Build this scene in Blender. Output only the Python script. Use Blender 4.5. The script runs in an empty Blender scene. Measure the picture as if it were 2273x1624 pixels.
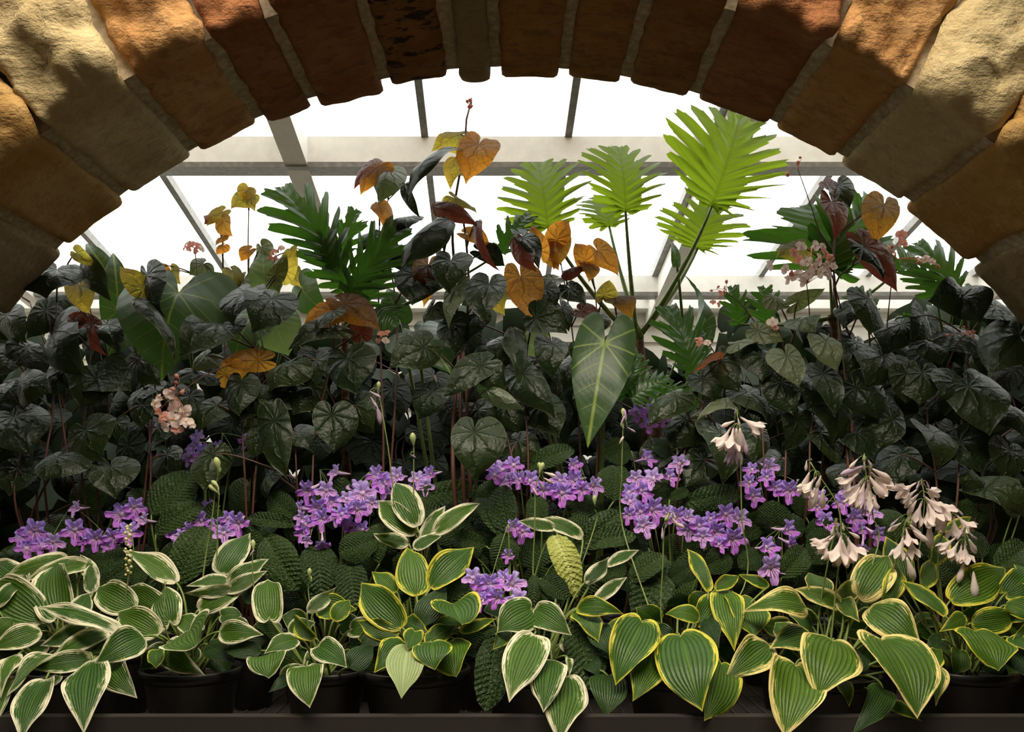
import bpy, math, random
import numpy as np
from mathutils import Vector, Matrix, noise, Euler

PI = math.pi
scene = bpy.context.scene
COL = scene.collection
random.seed(7)
rng = np.random.default_rng(7)

# ------------------------------------------------------------------ camera
ZC = 1.45            # eye height
F = 2000.0           # focal length in pixels (frame 2273 x 1624)
CX, CY = 1136.0, 1110.0   # where the horizon / view direction falls
cam_d = bpy.data.cameras.new('camera'); cam = bpy.data.objects.new('camera', cam_d); COL.objects.link(cam)
cam.location = (0, 0, ZC); cam.rotation_euler = (PI/2, 0, 0)
cam_d.sensor_width = 36.0; cam_d.lens = F*36/2273
cam_d.shift_y = (CY-812)/2273; cam_d.shift_x = 0.0
cam_d.clip_start = 0.05
scene.camera = cam

# ------------------------------------------------------------------ world, lights, exposure
w = bpy.data.worlds.new('overcast_sky'); scene.world = w; w.use_nodes = True
bg = w.node_tree.nodes['Background']; bg.inputs[0].default_value = (1.0, 0.99, 0.965, 1); bg.inputs[1].default_value = 3.4
scene.view_settings.view_transform = 'Standard'; scene.view_settings.look = 'None'
scene.view_settings.exposure = 0.0; scene.view_settings.gamma = 1.0
scene.view_settings.use_curve_mapping = False

def area(name, loc, target, sx, sy, power, col, spread=180):
    d = bpy.data.lights.new(name, 'AREA'); d.shape = 'RECTANGLE'; d.size = sx; d.size_y = sy
    d.energy = power; d.color = col; d.spread = math.radians(spread)
    o = bpy.data.objects.new(name, d); COL.objects.link(o)
    o.location = loc
    o.rotation_euler = (Vector(target)-Vector(loc)).to_track_quat('-Z', 'Y').to_euler()
    return o
area('hall_skylight', (-0.2, 1.25, 4.1), (0, 2.25, 0.9), 3.4, 1.0, 108, (1.0, 0.90, 0.74), 130)
area('hall_fill_light', (0.0, -2.2, 2.3), (0, 2.4, 1.5), 3.2, 1.6, 4, (1.0, 0.90, 0.74))  # weak fill lamp added behind the camera; no window stands there

# ------------------------------------------------------------------ helpers
def P(px, py, Y):
    return Vector(((px-CX)*Y/F, Y, ZC+(CY-py)*Y/F))
WL = {}   # world location of every object made here
def reg(o, wl, parent):
    WL[o.name] = Vector(wl)
    if parent is not None:
        o.parent = parent; o.location = Vector(wl)-WL[parent.name]
    else:
        o.location = wl
def empty(name, loc, label=None, cat=None, group=None):
    o = bpy.data.objects.new(name, None); COL.objects.link(o); o.empty_display_size = .05
    reg(o, loc, None)
    if label: o['label'] = label
    if cat: o['category'] = cat
    if group: o['group'] = group
    return o
def mk(name, V, Fc, mat, parent=None, origin=None, smooth=True, uvs=None, mats=None, midx=None):
    V = np.asarray(V, dtype=float)
    if origin is None: origin = V.mean(axis=0) if parent is None else V[0]
    origin = Vector([float(c) for c in origin])
    me = bpy.data.meshes.new(name)
    me.from_pydata((V-np.array(origin)).tolist(), [], [list(f) for f in Fc])
    if mats:
        for m in mats: me.materials.append(m)
        if midx is not None: me.polygons.foreach_set('material_index', midx)
    else: me.materials.append(mat)
    if smooth: me.polygons.foreach_set('use_smooth', [True]*len(me.polygons))
    if uvs:
        li = np.empty(len(me.loops), dtype=np.int32); me.loops.foreach_get('vertex_index', li)
        for nm, arr in uvs.items():
            l = me.uv_layers.new(name=nm); l.data.foreach_set('uv', np.asarray(arr, dtype=np.float32)[li].ravel())
    me.update()
    o = bpy.data.objects.new(name, me); COL.objects.link(o)
    reg(o, origin, parent)
    return o
def inst(src, name, parent, loc, rot, scale):
    o = src.copy(); o.name = name; COL.objects.link(o)
    reg(o, loc, parent); o.rotation_euler = rot; o.scale = scale
    return o

def box(x0, x1, y0, y1, z0, z1):
    V = [(x, y, z) for x in (x0, x1) for y in (y0, y1) for z in (z0, z1)]
    Fc = [(0,1,3,2),(4,6,7,5),(0,4,5,1),(2,3,7,6),(0,2,6,4),(1,5,7,3)]
    return V, Fc
def boxes(L):
    V=[]; Fc=[]
    for b in L:
        v,f = box(*b); n=len(V); V+=v; Fc+=[tuple(i+n for i in q) for q in f]
    return V, Fc
def bar(p, q, wx, hz):
    """beam from p to q, wx wide (X), hz deep"""
    p=Vector(p); q=Vector(q); d=(q-p).normalized(); s=Vector((1,0,0)); s=(s-d*s.dot(d)).normalized(); u=s.cross(d)
    V=[]
    for c in (p,q):
        for a,b in ((-1,-1),(1,-1),(1,1),(-1,1)): V.append(c+s*a*wx/2+u*b*hz/2)
    return V, [(0,1,2,3),(7,6,5,4),(0,4,5,1),(1,5,6,2),(2,6,7,3),(3,7,4,0)]
def tube(pts, rad, n=7, caps=True):
    pts=[Vector(p) for p in pts]; m=len(pts)
    if not hasattr(rad,'__len__'): rad=[rad]*m
    V=[]; Fc=[]; up=Vector((0.3,0.9,0.2))
    for i,p in enumerate(pts):
        t=(pts[min(i+1,m-1)]-pts[max(i-1,0)])
        t = t.normalized() if t.length>1e-9 else Vector((0,0,1))
        s=up-t*up.dot(t)
        s = s.normalized() if s.length>1e-5 else Vector((1,0,0))
        u=t.cross(s); up=s
        for k in range(n):
            a=2*PI*k/n; V.append(p+(s*math.cos(a)+u*math.sin(a))*rad[i])
    for i in range(m-1):
        for k in range(n):
            k2=(k+1)%n; Fc.append((i*n+k,i*n+k2,(i+1)*n+k2,(i+1)*n+k))
    if caps:
        Fc.append(tuple(range(n-1,-1,-1))); Fc.append(tuple(range((m-1)*n,m*n)))
    return V,Fc
def bez(p0,p1,p2,n=10):
    return [p0*(1-t)**2+p1*2*t*(1-t)+p2*t*t for t in [i/(n-1) for i in range(n)]]
def catmull(pts, n):
    """even samples along a Catmull-Rom curve"""
    pts=np.asarray(pts,dtype=float); q=np.vstack([2*pts[0]-pts[1],pts,2*pts[-1]-pts[-2]])
    out=[]
    for i in range(1,len(q)-2):
        for t in np.linspace(0,1,24,endpoint=False):
            a,b,c,d=q[i-1],q[i],q[i+1],q[i+2]
            out.append(.5*((2*b)+(c-a)*t+(2*a-5*b+4*c-d)*t*t+(3*b-a-3*c+d)*t**3))
    out.append(q[-2]); out=np.array(out)
    d=np.r_[0,np.cumsum(np.linalg.norm(np.diff(out,axis=0),axis=1))]
    s=np.linspace(0,d[-1],n)
    return np.stack([np.interp(s,d,out[:,k]) for k in range(out.shape[1])],axis=1)
def join(parts):
    V=[];Fc=[]
    for v,f in parts:
        n=len(V); V+=list(v); Fc+=[tuple(i+n for i in q) for q in f]
    return V,Fc

# ------------------------------------------------------------------ materials
class NT:
    def __init__(s, name):
        s.m=bpy.data.materials.new(name); s.m.use_nodes=True; s.t=s.m.node_tree; s.t.nodes.clear()
        s.out=s.t.nodes.new('ShaderNodeOutputMaterial')
    def n(s, typ, **kw):
        x=s.t.nodes.new(typ)
        for k,v in kw.items(): setattr(x,k,v)
        return x
    def set(s, sock, v):
        if isinstance(v,bpy.types.NodeSocket): s.t.links.new(v,sock)
        elif isinstance(v,(tuple,list)) and len(v)==3 and sock.type=='RGBA': sock.default_value=(*v,1)
        else: sock.default_value=v
    def math(s, op, a, b=0.0, c=None, clamp=False):
        x=s.n('ShaderNodeMath',operation=op,use_clamp=clamp); s.set(x.inputs[0],a); s.set(x.inputs[1],b)
        if c is not None: s.set(x.inputs[2],c)
        return x.outputs[0]
    def mix(s, f, a, b, mode='MIX'):
        x=s.n('ShaderNodeMix',data_type='RGBA',blend_type=mode); s.set(x.inputs[0],f); s.set(x.inputs[6],a); s.set(x.inputs[7],b)
        return x.outputs[2]
    def ss(s, v, lo, hi):
        x=s.n('ShaderNodeMapRange',interpolation_type='SMOOTHSTEP'); s.set(x.inputs[0],v); x.inputs[1].default_value=lo; x.inputs[2].default_value=hi
        return x.outputs[0]
    def lin(s, v, a,b,c,d):
        x=s.n('ShaderNodeMapRange'); s.set(x.inputs[0],v)
        for i,k in enumerate((a,b,c,d)): x.inputs[i+1].default_value=k
        return x.outputs[0]
    def uv(s, name):
        x=s.n('ShaderNodeUVMap',uv_map=name); y=s.n('ShaderNodeSeparateXYZ'); s.t.links.new(x.outputs[0],y.inputs[0])
        return y.outputs[0], y.outputs[1], x.outputs[0]
    def comb(s,a,b,c=0.0):
        x=s.n('ShaderNodeCombineXYZ'); s.set(x.inputs[0],a); s.set(x.inputs[1],b); s.set(x.inputs[2],c); return x.outputs[0]
    def noise(s, vec=None, scale=5, detail=4, rough=.5):
        x=s.n('ShaderNodeTexNoise'); x.inputs['Scale'].default_value=scale; x.inputs['Detail'].default_value=detail; x.inputs['Roughness'].default_value=rough
        if vec is not None: s.set(x.inputs['Vector'],vec)
        return x.outputs[0]
    def objco(s):
        return s.n('ShaderNodeTexCoord').outputs['Object']
    def rnd(s): return s.n('ShaderNodeObjectInfo').outputs['Random']
    def bump(s,h,strength=.5,dist=.01):
        x=s.n('ShaderNodeBump'); x.inputs['Strength'].default_value=strength; x.inputs['Distance'].default_value=dist; s.set(x.inputs['Height'],h); return x.outputs[0]
    def bsdf(s,col,rough=.5,spec=.5,normal=None,metal=0.0):
        x=s.n('ShaderNodeBsdfPrincipled'); s.set(x.inputs['Base Color'],col); s.set(x.inputs['Roughness'],rough); s.set(x.inputs['Specular IOR Level'],spec); s.set(x.inputs['Metallic'],metal)
        if normal is not None: s.set(x.inputs['Normal'],normal)
        return x.outputs[0]
    def leaf(s,col,tcol,tw,rough,spec,normal=None):
        b=s.bsdf(col,rough,spec,normal); t=s.n('ShaderNodeBsdfTranslucent'); s.set(t.inputs[0],tcol)
        if normal is not None: s.set(t.inputs[1],normal)
        x=s.n('ShaderNodeMixShader'); s.set(x.inputs[0],tw); s.t.links.new(b,x.inputs[1]); s.t.links.new(t.outputs[0],x.inputs[2]); s.done(x.outputs[0])
    def done(s,sh): s.t.links.new(sh,s.out.inputs[0]); return s.m
def plain(name,col,rough=.6,spec=.4,bumpscale=None,bs=.3,metal=0.0,var=0.0):
    m=NT(name); nrm=None; c=col
    if bumpscale:
        nz=m.noise(m.objco(),bumpscale,5,.6); nrm=m.bump(nz,bs,.004)
        if var: c=m.mix(m.ss(nz,.35,.7),tuple(k*(1-var) for k in col),tuple(min(1,k*(1+var)) for k in col))
    return m.done(m.bsdf(c,rough,spec,nrm,metal))

def hosta_mat(name, edge, g1, g2, width, tr=.16):
    m=NT(name); s_,v_,_=m.uv('SV'); d_,r_,_=m.uv('ED')
    v=m.math('ABSOLUTE',m.math('MULTIPLY_ADD',v_,2.0,-1.0)); rnd=m.rnd()
    off=m.math('MULTIPLY',rnd,37.0)
    st=m.noise(m.comb(m.math('MULTIPLY',s_,7.0),m.math('MULTIPLY',v_,52.0),off),1.0,3,.6)
    big=m.noise(m.comb(m.math('MULTIPLY',s_,4.0),m.math('MULTIPLY',v_,3.0),off),1.0,2,.5)
    wd=m.math('MULTIPLY',m.math('ADD',m.math('MULTIPLY',m.math('SUBTRACT',st,.5),6.0),m.math('MULTIPLY_ADD',m.math('SUBTRACT',big,.5),3.0,1.0)),m.math('MULTIPLY',m.lin(s_,.55,1.0,1.0,.35),width))
    mask=m.ss(m.math('SUBTRACT',d_,wd),-.006,.004)      # 1 inside
    inner=m.ss(m.math('SUBTRACT',d_,m.math('MULTIPLY',wd,1.9)),-.02,.02)
    ribs=m.math('ABSOLUTE',m.math('SINE',m.math('MULTIPLY',v,PI*6.5)))
    nz=m.noise(m.comb(m.math('MULTIPLY',s_,30.0),m.math('MULTIPLY',v_,24.0),off),1.0,2,.5)
    green=m.mix(m.math('ADD',m.math('MULTIPLY',ribs,.5),m.math('MULTIPLY',nz,.35)),g1,g2)
    green=m.mix(m.math('MULTIPLY',m.math('SUBTRACT',1.0,inner),.35),green,tuple(min(1,c*1.7) for c in g2))
    gvar=m.mix(rnd,(.62,.72,.8),(1.2,1.1,.8)); green=m.mix(1.0,green,gvar,'MULTIPLY')
    mid=m.ss(v,.012,.03); green=m.mix(mid,tuple(min(1,c*1.3) for c in g2),green)
    brown=m.noise(m.objco(),60,2,.5); ec=m.mix(m.ss(brown,.71,.76),edge,(.30,.14,.05))
    col=m.mix(mask,ec,green)
    h=m.math('ADD',m.math('MULTIPLY',m.math('POWER',ribs,.6),1.0),m.math('MULTIPLY',nz,.5))
    nrm=m.bump(h,.55,.0035)
    tcol=m.mix(1.0,col,(1.4,1.5,.7),'MULTIPLY')
    m.leaf(col,tcol,tr,.42,.35,nrm); return m.m

def begonia_mat(name, c1, c2, vein, tcol1, tveins, tw, rough=.42, spec=.45, edge=None, k=4.5):
    m=NT(name); x_,y_,xy=m.uv('XY'); d_,r_,_=m.uv('ED'); rnd=m.rnd()
    rr=m.math('SQRT',m.math('ADD',m.math('MULTIPLY',x_,x_),m.math('MULTIPLY',y_,y_)))
    wob=m.noise(xy,3.0,2,.5)
    th=m.math('ADD',m.math('ARCTAN2',y_,x_),m.math('MULTIPLY',m.math('SUBTRACT',wob,.5),.55))
    a=m.math('ABSOLUTE',m.math('SINE',m.math('MULTIPLY',th,k)))       # 0 at main veins
    wv=m.math('MULTIPLY',m.math('ADD',m.math('MULTIPLY',rr,1.0),.03),1.0)
    dist=m.math('MULTIPLY',a,wv)                                      # metric-ish distance from vein
    main=m.math('SUBTRACT',1.0,m.ss(dist,.006,.03))
    vo=m.n('ShaderNodeTexVoronoi',feature='DISTANCE_TO_EDGE'); vo.inputs['Scale'].default_value=9.0
    m.set(vo.inputs['Vector'],m.comb(m.math('ADD',x_,m.math('MULTIPLY',wob,.1)),y_,m.math('MULTIPLY',rnd,9.0)))
    sec=m.math('SUBTRACT',1.0,m.ss(vo.outputs[0],.0,.05))
    nz=m.noise(xy,14,3,.6)
    base=m.mix(nz,c1,c2); base=m.mix(1.0,base,m.mix(rnd,(.7,.75,.85),(1.25,1.15,1.0)),'MULTIPLY')
    col=m.mix(m.math('MULTIPLY',main,.7),base,vein)
    if edge: col=m.mix(m.ss(d_,.0,.02),edge,col)
    tb=m.mix(m.noise(xy,2.2,2,.5),tcol1[0],tcol1[1])
    tc=m.mix(m.math('MAXIMUM',m.math('MULTIPLY',main,.9),m.math('MULTIPLY',sec,.55)),tb,tveins)
    tc=m.mix(1.0,tc,m.mix(rnd,(.7,.8,.8),(1.15,1.1,1.0)),'MULTIPLY')
    h=m.math('ADD',m.math('POWER',a,.55),m.math('MULTIPLY',m.ss(vo.outputs[0],0,.3),.10))
    nrm=m.bump(h,.7,.008)
    m.leaf(col,tc,tw,rough,spec,nrm); return m.m

def pinnate_mat(name,c1,c2,vein,tcol,tw,rough,spec,n=6,slope=.55,vw=.05,crinkle=.0,bs=.5,edge=None,vmix=.85,radial=False):
    m=NT(name); x_,y_,xy=m.uv('XY'); rnd=m.rnd(); d_,_,_=m.uv('ED')
    ay=m.math('ABSOLUTE',y_)
    ph=m.math('MULTIPLY',m.math('SUBTRACT',x_,m.math('MULTIPLY',m.math('POWER',ay,1.15),slope)),float(n))
    fr=m.math('ABSOLUTE',m.math('SUBTRACT',m.math('FRACT',m.math('ADD',ph,100.0)),.5))   # .5 at vein
    lat=m.ss(fr,.5-vw,.5-vw*.25)
    lat=m.math('MULTIPLY',lat,m.ss(d_,.0,.12))
    mid=m.math('SUBTRACT',1.0,m.ss(ay,.006,.02))
    nz=m.noise(xy,9,4,.6)
    base=m.mix(nz,c1,c2); base=m.mix(1.0,base,m.mix(rnd,(.75,.8,.85),(1.2,1.15,1.0)),'MULTIPLY')
    if radial:
        rr=m.math('SQRT',m.math('ADD',m.math('MULTIPLY',x_,x_),m.math('MULTIPLY',ay,ay))); th=m.math('ARCTAN2',ay,x_)
        for t0 in (2.25,1.35,.72):
            dd=m.math('SUBTRACT',th,t0); dl=m.math('MULTIPLY',rr,m.math('ABSOLUTE',m.math('SINE',dd)))
            ln=m.math('MULTIPLY',m.math('SUBTRACT',1.0,m.ss(dl,.003,.013)),m.math('LESS_THAN',m.math('ABSOLUTE',dd),.6))
            mid=m.math('MAXIMUM',mid,m.math('MULTIPLY',ln,m.math('SUBTRACT',1.0,m.ss(rr,.25,.5))))
        mid=m.math('MAXIMUM',mid,m.math('SUBTRACT',1.0,m.ss(rr,.02,.07)))
        lat=m.math('MULTIPLY',lat,m.math('MULTIPLY',m.ss(x_,.0,.15),.7))
    vv=m.math('MULTIPLY',m.math('MAXIMUM',lat,mid),vmix)
    col=m.mix(vv,base,vein)
    if edge: col=m.mix(m.ss(d_,.0,.02),edge,col)
    h=m.math('MULTIPLY',m.math('SUBTRACT',.5,fr),1.0)
    if crinkle:
        vo=m.n('ShaderNodeTexVoronoi',feature='DISTANCE_TO_EDGE'); vo.inputs['Scale'].default_value=22.0; m.set(vo.inputs['Vector'],xy)
        h=m.math('ADD',m.math('POWER',m.math('MULTIPLY',h,2.0),.5),m.math('MULTIPLY',m.ss(vo.outputs[0],0,.35),crinkle))
    nrm=m.bump(h,bs,.004)
    tc=m.mix(m.math('MULTIPLY',vv,.6),tcol,tuple(c*.55 for c in tcol))
    m.leaf(col,tc,tw,rough,spec,nrm); return m.m

M={}
M['W']=hosta_mat('hosta_white_edged',(.82,.76,.54),(.018,.060,.006),(.070,.150,.014),.043)
M['Y']=hosta_mat('hosta_yellow_edged',(.70,.62,.07),(.018,.064,.006),(.078,.165,.012),.034)
M['C']=hosta_mat('hosta_cream_edged',(.88,.72,.27),(.026,.078,.010),(.090,.175,.018),.052)
M['K']=hosta_mat('hosta_green_blade',(.12,.16,.04),(.010,.035,.006),(.03,.07,.012),.008)
M['U']=hosta_mat('hosta_pale_underside',(.62,.60,.34),(.34,.42,.17),(.42,.50,.22),.012)
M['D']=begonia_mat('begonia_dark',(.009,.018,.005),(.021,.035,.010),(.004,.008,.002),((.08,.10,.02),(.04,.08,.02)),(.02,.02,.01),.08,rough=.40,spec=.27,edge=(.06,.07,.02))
M['DD']=begonia_mat('begonia_shaded',(.006,.013,.005),(.014,.024,.008),(.005,.008,.003),((.05,.08,.02),(.03,.06,.02)),(.02,.02,.01),.06,rough=.55,spec=.12)  # darker, duller copy of begonia_dark; back-row shade put into its colour
M['P']=begonia_mat('begonia_pale_green',(.09,.115,.055),(.13,.16,.08),(.05,.06,.02),((.30,.34,.10),(.20,.28,.08)),(.05,.05,.02),.28,edge=(.16,.12,.04))
M['O']=begonia_mat('begonia_bronze',(.06,.032,.010),(.10,.055,.015),(.028,.015,.008),((1.0,.50,.07),(.80,.28,.03)),(.12,.04,.012),.74,edge=(.1,.03,.02))
M['N']=begonia_mat('begonia_olive_gold',(.07,.06,.012),(.11,.09,.02),(.035,.03,.01),((.75,.72,.09),(.9,.5,.06)),(.15,.12,.02),.72)
M['R']=begonia_mat('begonia_red_underside',(.07,.022,.014),(.12,.04,.025),(.035,.012,.01),((.45,.10,.05),(.3,.06,.03)),(.08,.02,.01),.3)
M['S']=pinnate_mat('strep_crinkled_leaf',(.014,.033,.006),(.032,.062,.011),(.06,.10,.025),(.12,.22,.03),.10,.5,.28,n=13,slope=.9,vw=.10,crinkle=.7,bs=.9,vmix=.35)
M['SL']=pinnate_mat('strep_pale_underside',(.32,.38,.08),(.42,.46,.13),(.60,.62,.24),(.5,.55,.1),.25,.55,.25,n=13,slope=.9,vw=.14,crinkle=.8,bs=.9,vmix=.9)
M['G']=pinnate_mat('elephant_ear_green',(.020,.052,.016),(.038,.082,.026),(.26,.34,.07),(.16,.34,.05),.16,.36,.40,n=5,slope=.9,vw=.035,bs=.35,radial=True)
M['GL']=pinnate_mat('arrowhead_light_green',(.09,.15,.05),(.13,.20,.07),(.26,.34,.09),(.35,.50,.12),.35,.4,.4,n=7,slope=.8,vw=.04)
M['L']=pinnate_mat('philodendron_backlit',(.06,.13,.010),(.09,.17,.015),(.16,.19,.03),(.31,.45,.02),.66,.35,.5,n=9,slope=.75,vw=.05)
M['LD']=pinnate_mat('philodendron_dark',(.016,.052,.008),(.030,.085,.012),(.04,.09,.02),(.10,.27,.02),.34,.32,.5,n=9,slope=.75,vw=.04)
M['st_hosta']=plain('hosta_stalk',(.16,.22,.05),.5)
M['st_beg']=plain('begonia_stalk',(.095,.034,.020),.5)
M['st_dark']=plain('begonia_dark_stalk',(.10,.045,.028),.55)
M['st_phil']=plain('philodendron_stalk',(.16,.24,.05),.4,bumpscale=40,bs=.2,var=.2)
M['st_flower']=plain('flower_stem',(.20,.26,.07),.5)
M['bud']=plain('green_bud',(.36,.42,.16),.5)
M['bract']=plain('bract',(.45,.33,.10),.5)
M['pot']=plain('black_plastic',(.012,.011,.011),.42,.5,bumpscale=60,bs=.1)
M['soil']=plain('potting_soil',(.03,.02,.013),.9,.2,bumpscale=90,bs=1.0,var=.5)
M['terra']=plain('terracotta',(.50,.20,.07),.8,.2,bumpscale=30,bs=.2,var=.15)
M['rail']=plain('bench_metal',(.050,.043,.040),.36,.5,bumpscale=25,bs=.1,metal=.2)
M['white']=plain('white_painted_timber',(.90,.87,.80),.55,.3,bumpscale=18,bs=.12,var=.04)
M['bar']=plain('grey_aluminium',(.22,.21,.19),.4,.5,bumpscale=30,bs=.1,metal=.4,var=.2)
M['plaster']=plain('hall_plaster',(.10,.075,.05),.9,.1,bumpscale=12,bs=.2)
M['floor']=plain('concrete',(.22,.19,.16),.8,.2,bumpscale=9,bs=.2,var=.2)
M['mortar']=plain('mortar',(.40,.32,.215),.95,.1,bumpscale=45,bs=1.0,var=.22)
M['trunk']=plain('philodendron_trunk',(.13,.075,.04),.85,.2,bumpscale=50,bs=.8,var=.5)
M['teal']=plain('teal_plastic',(.02,.38,.42),.4,.4)
def glass():
    m=NT('roof_glass'); t=m.n('ShaderNodeBsdfTransparent'); t.inputs[0].default_value=(.97,.98,.97,1)
    g=m.n('ShaderNodeBsdfGlossy'); g.inputs[1].default_value=.05
    x=m.n('ShaderNodeMixShader'); x.inputs[0].default_value=.04; m.t.links.new(t.outputs[0],x.inputs[1]); m.t.links.new(g.outputs[0],x.inputs[2])
    return m.done(x.outputs[0])
M['glass']=glass()
def strep_petal(name,up,lo):
    m=NT(name); x_,z_,_=m.uv('XY'); t_,th,_=m.uv('ED'); rnd=m.rnd()
    lower=m.ss(m.math('MULTIPLY',z_,-1.0),-.12,.12)
    nz=m.noise(m.comb(x_,z_,rnd),5,3,.5)
    col=m.mix(lower,up,lo); col=m.mix(m.math('MULTIPLY',nz,.5),col,m.mix(.5,col,up))
    pale=m.math('MULTIPLY',m.math('SUBTRACT',1.0,m.ss(t_,.25,.66)),m.math('MULTIPLY_ADD',lower,.5,.5))
    col=m.mix(m.math('MULTIPLY',pale,.85),col,(.80,.62,.86))
    ang=m.math('ARCTAN2',x_,m.math('MULTIPLY',z_,-1.0))
    st=m.math('ABSOLUTE',m.math('SINE',m.math('MULTIPLY',ang,9.5)))
    line=m.math('MULTIPLY',m.ss(st,.66,.9),m.math('MULTIPLY',lower,m.math('MULTIPLY',m.ss(t_,.08,.2),m.math('SUBTRACT',1.0,m.ss(t_,.50,.72)))))
    col=m.mix(m.math('MULTIPLY',line,.9),col,(.16,.008,.13))
    dark=m.math('SUBTRACT',1.0,m.ss(t_,.05,.15)); col=m.mix(dark,col,(.03,.01,.05))
    m.leaf(col,col,.28,.6,.2,m.bump(nz,.3,.002)); return m.m
M['vio']=strep_petal('violet_petals',(.44,.29,.84),(.60,.19,.76))
M['vio2']=strep_petal('pale_violet_petals',(.56,.42,.88),(.68,.36,.82))
M['tube']=plain('flower_tube_lilac',(.56,.40,.58),.6,.2)
def petal(name,c1,c2,tr=.3):
    m=NT(name); nz=m.noise(m.objco(),160,2,.5); c=m.mix(nz,c1,c2); m.leaf(c,c,tr,.6,.2); return m.m
M['pink']=petal('begonia_petals',(.90,.68,.60),(.95,.84,.78))
M['pinkd']=petal('begonia_pink_buds',(.74,.30,.24),(.82,.45,.36))
M['yel']=plain('yellow_anthers',(.85,.45,.05),.6)
M['bell']=petal('hosta_bell_petals',(.80,.66,.64),(.90,.80,.72),.3)
M['bellp']=petal('hosta_bell_lilac',(.52,.36,.50),(.64,.50,.60),.25)
M['cream']=petal('cream_buds',(.75,.68,.30),(.85,.80,.45),.2)

def stone_mat(name,c1,c2,dark=None,damt=0.0):
    m=NT(name); co=m.objco(); n1=m.noise(co,4.5,6,.62); n2=m.noise(co,30,6,.7)
    st=m.n('ShaderNodeMapping'); st.inputs['Scale'].default_value=(5,30,24); m.set(st.inputs['Vector'],co); n3=m.noise(st.outputs[0],1.5,4,.6)
    col=m.mix(m.ss(n1,.35,.68),c1,c2); col=m.mix(m.math('MULTIPLY',m.ss(n2,.5,.75),.6),col,tuple(c*.62 for c in c1))
    col=m.mix(m.math('MULTIPLY',m.ss(n3,.55,.75),.35),col,tuple(c*.5 for c in c1))
    if dark: 
        mp=m.n('ShaderNodeMapping'); mp.inputs['Scale'].default_value=(7,14,14); m.set(mp.inputs['Vector'],co); n4=m.noise(mp.outputs[0],1.4,6,.72)
        col=m.mix(m.math('MULTIPLY',m.ss(n4,.52,.58),damt),col,dark)
    h=m.math('ADD',m.math('MULTIPLY',n1,.8),m.math('ADD',m.math('MULTIPLY',n2,.55),m.math('MULTIPLY',n3,.6)))
    return m.done(m.bsdf(col,.92,.12,m.bump(h,1.0,.020)))

# ------------------------------------------------------------------ setting: hall, arch wall, glasshouse
def struct(o): o['kind']='structure'; return o
YN, YF, RA, ZA = 2.35, 2.90, 2.088, 0.732      # arch faces, radius, centre height
v,f=box(-4.2,4.2,-3.0,6.6,-.1,0); struct(mk('floor',v,f,M['floor'],smooth=False))
v,f=box(-4.2,4.2,-3.0,YN,4.4,4.5); struct(mk('ceiling',v,f,M['plaster'],smooth=False))
v,f=box(-4.3,-4.2,-3.0,YF,0,4.5); struct(mk('wall_left',v,f,M['plaster'],smooth=False))
v,f=box(4.2,4.3,-3.0,YF,0,4.5); struct(mk('wall_right',v,f,M['plaster'],smooth=False))
v,f=box(-4.3,4.3,-3.1,-3.0,0,4.5); struct(mk('wall_rear',v,f,M['plaster'],smooth=False))
# masonry wall around the arch ring
def arch_wall():
    RO=RA+.62; A=[math.radians(a) for a in np.linspace(-60,60,49)]; V=[];Fc=[]
    y0,y1=YN+.06,YF-.06
    for y in (y0,y1):
        for a in A: V.append((RO*math.sin(a),y,ZA+RO*math.cos(a)))
        for a in A:
            x=RO*math.sin(a)/RO*4.2/math.sin(math.radians(60)); V.append((max(-4.2,min(4.2,x)),y,4.5))
    n=len(A); h=2*n
    for i in range(n-1):
        Fc.append((i,i+1,n+i+1,n+i)); Fc.append((h+i+1,h+i,h+n+i,h+n+i+1)); Fc.append((i+1,i,h+i,h+i+1))
    V2,F2=boxes([(-4.2,-RO*math.sin(A[-1]),y0,y1,0,ZA+RO*math.cos(A[-1])),(RO*math.sin(A[-1]),4.2,y0,y1,0,ZA+RO*math.cos(A[-1]))])
    V3=[(-4.2,y0,ZA+RO*.5),(-RO*math.sin(A[-1]),y0,ZA+RO*.5),(-4.2,y0,4.5),(4.2,y0,ZA+RO*.5),(RO*math.sin(A[-1]),y0,ZA+RO*.5),(4.2,y0,4.5)]
    F3=[(0,1,2),(3,5,4)]
    V4=[(x,y1,z) for x,_,z in V3]
    return join([(V,Fc),(V2,F2),(V3,F3),(V4,F3)])
v,f=arch_wall(); struct(mk('wall_front',v,f,M['mortar'],smooth=False))

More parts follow.
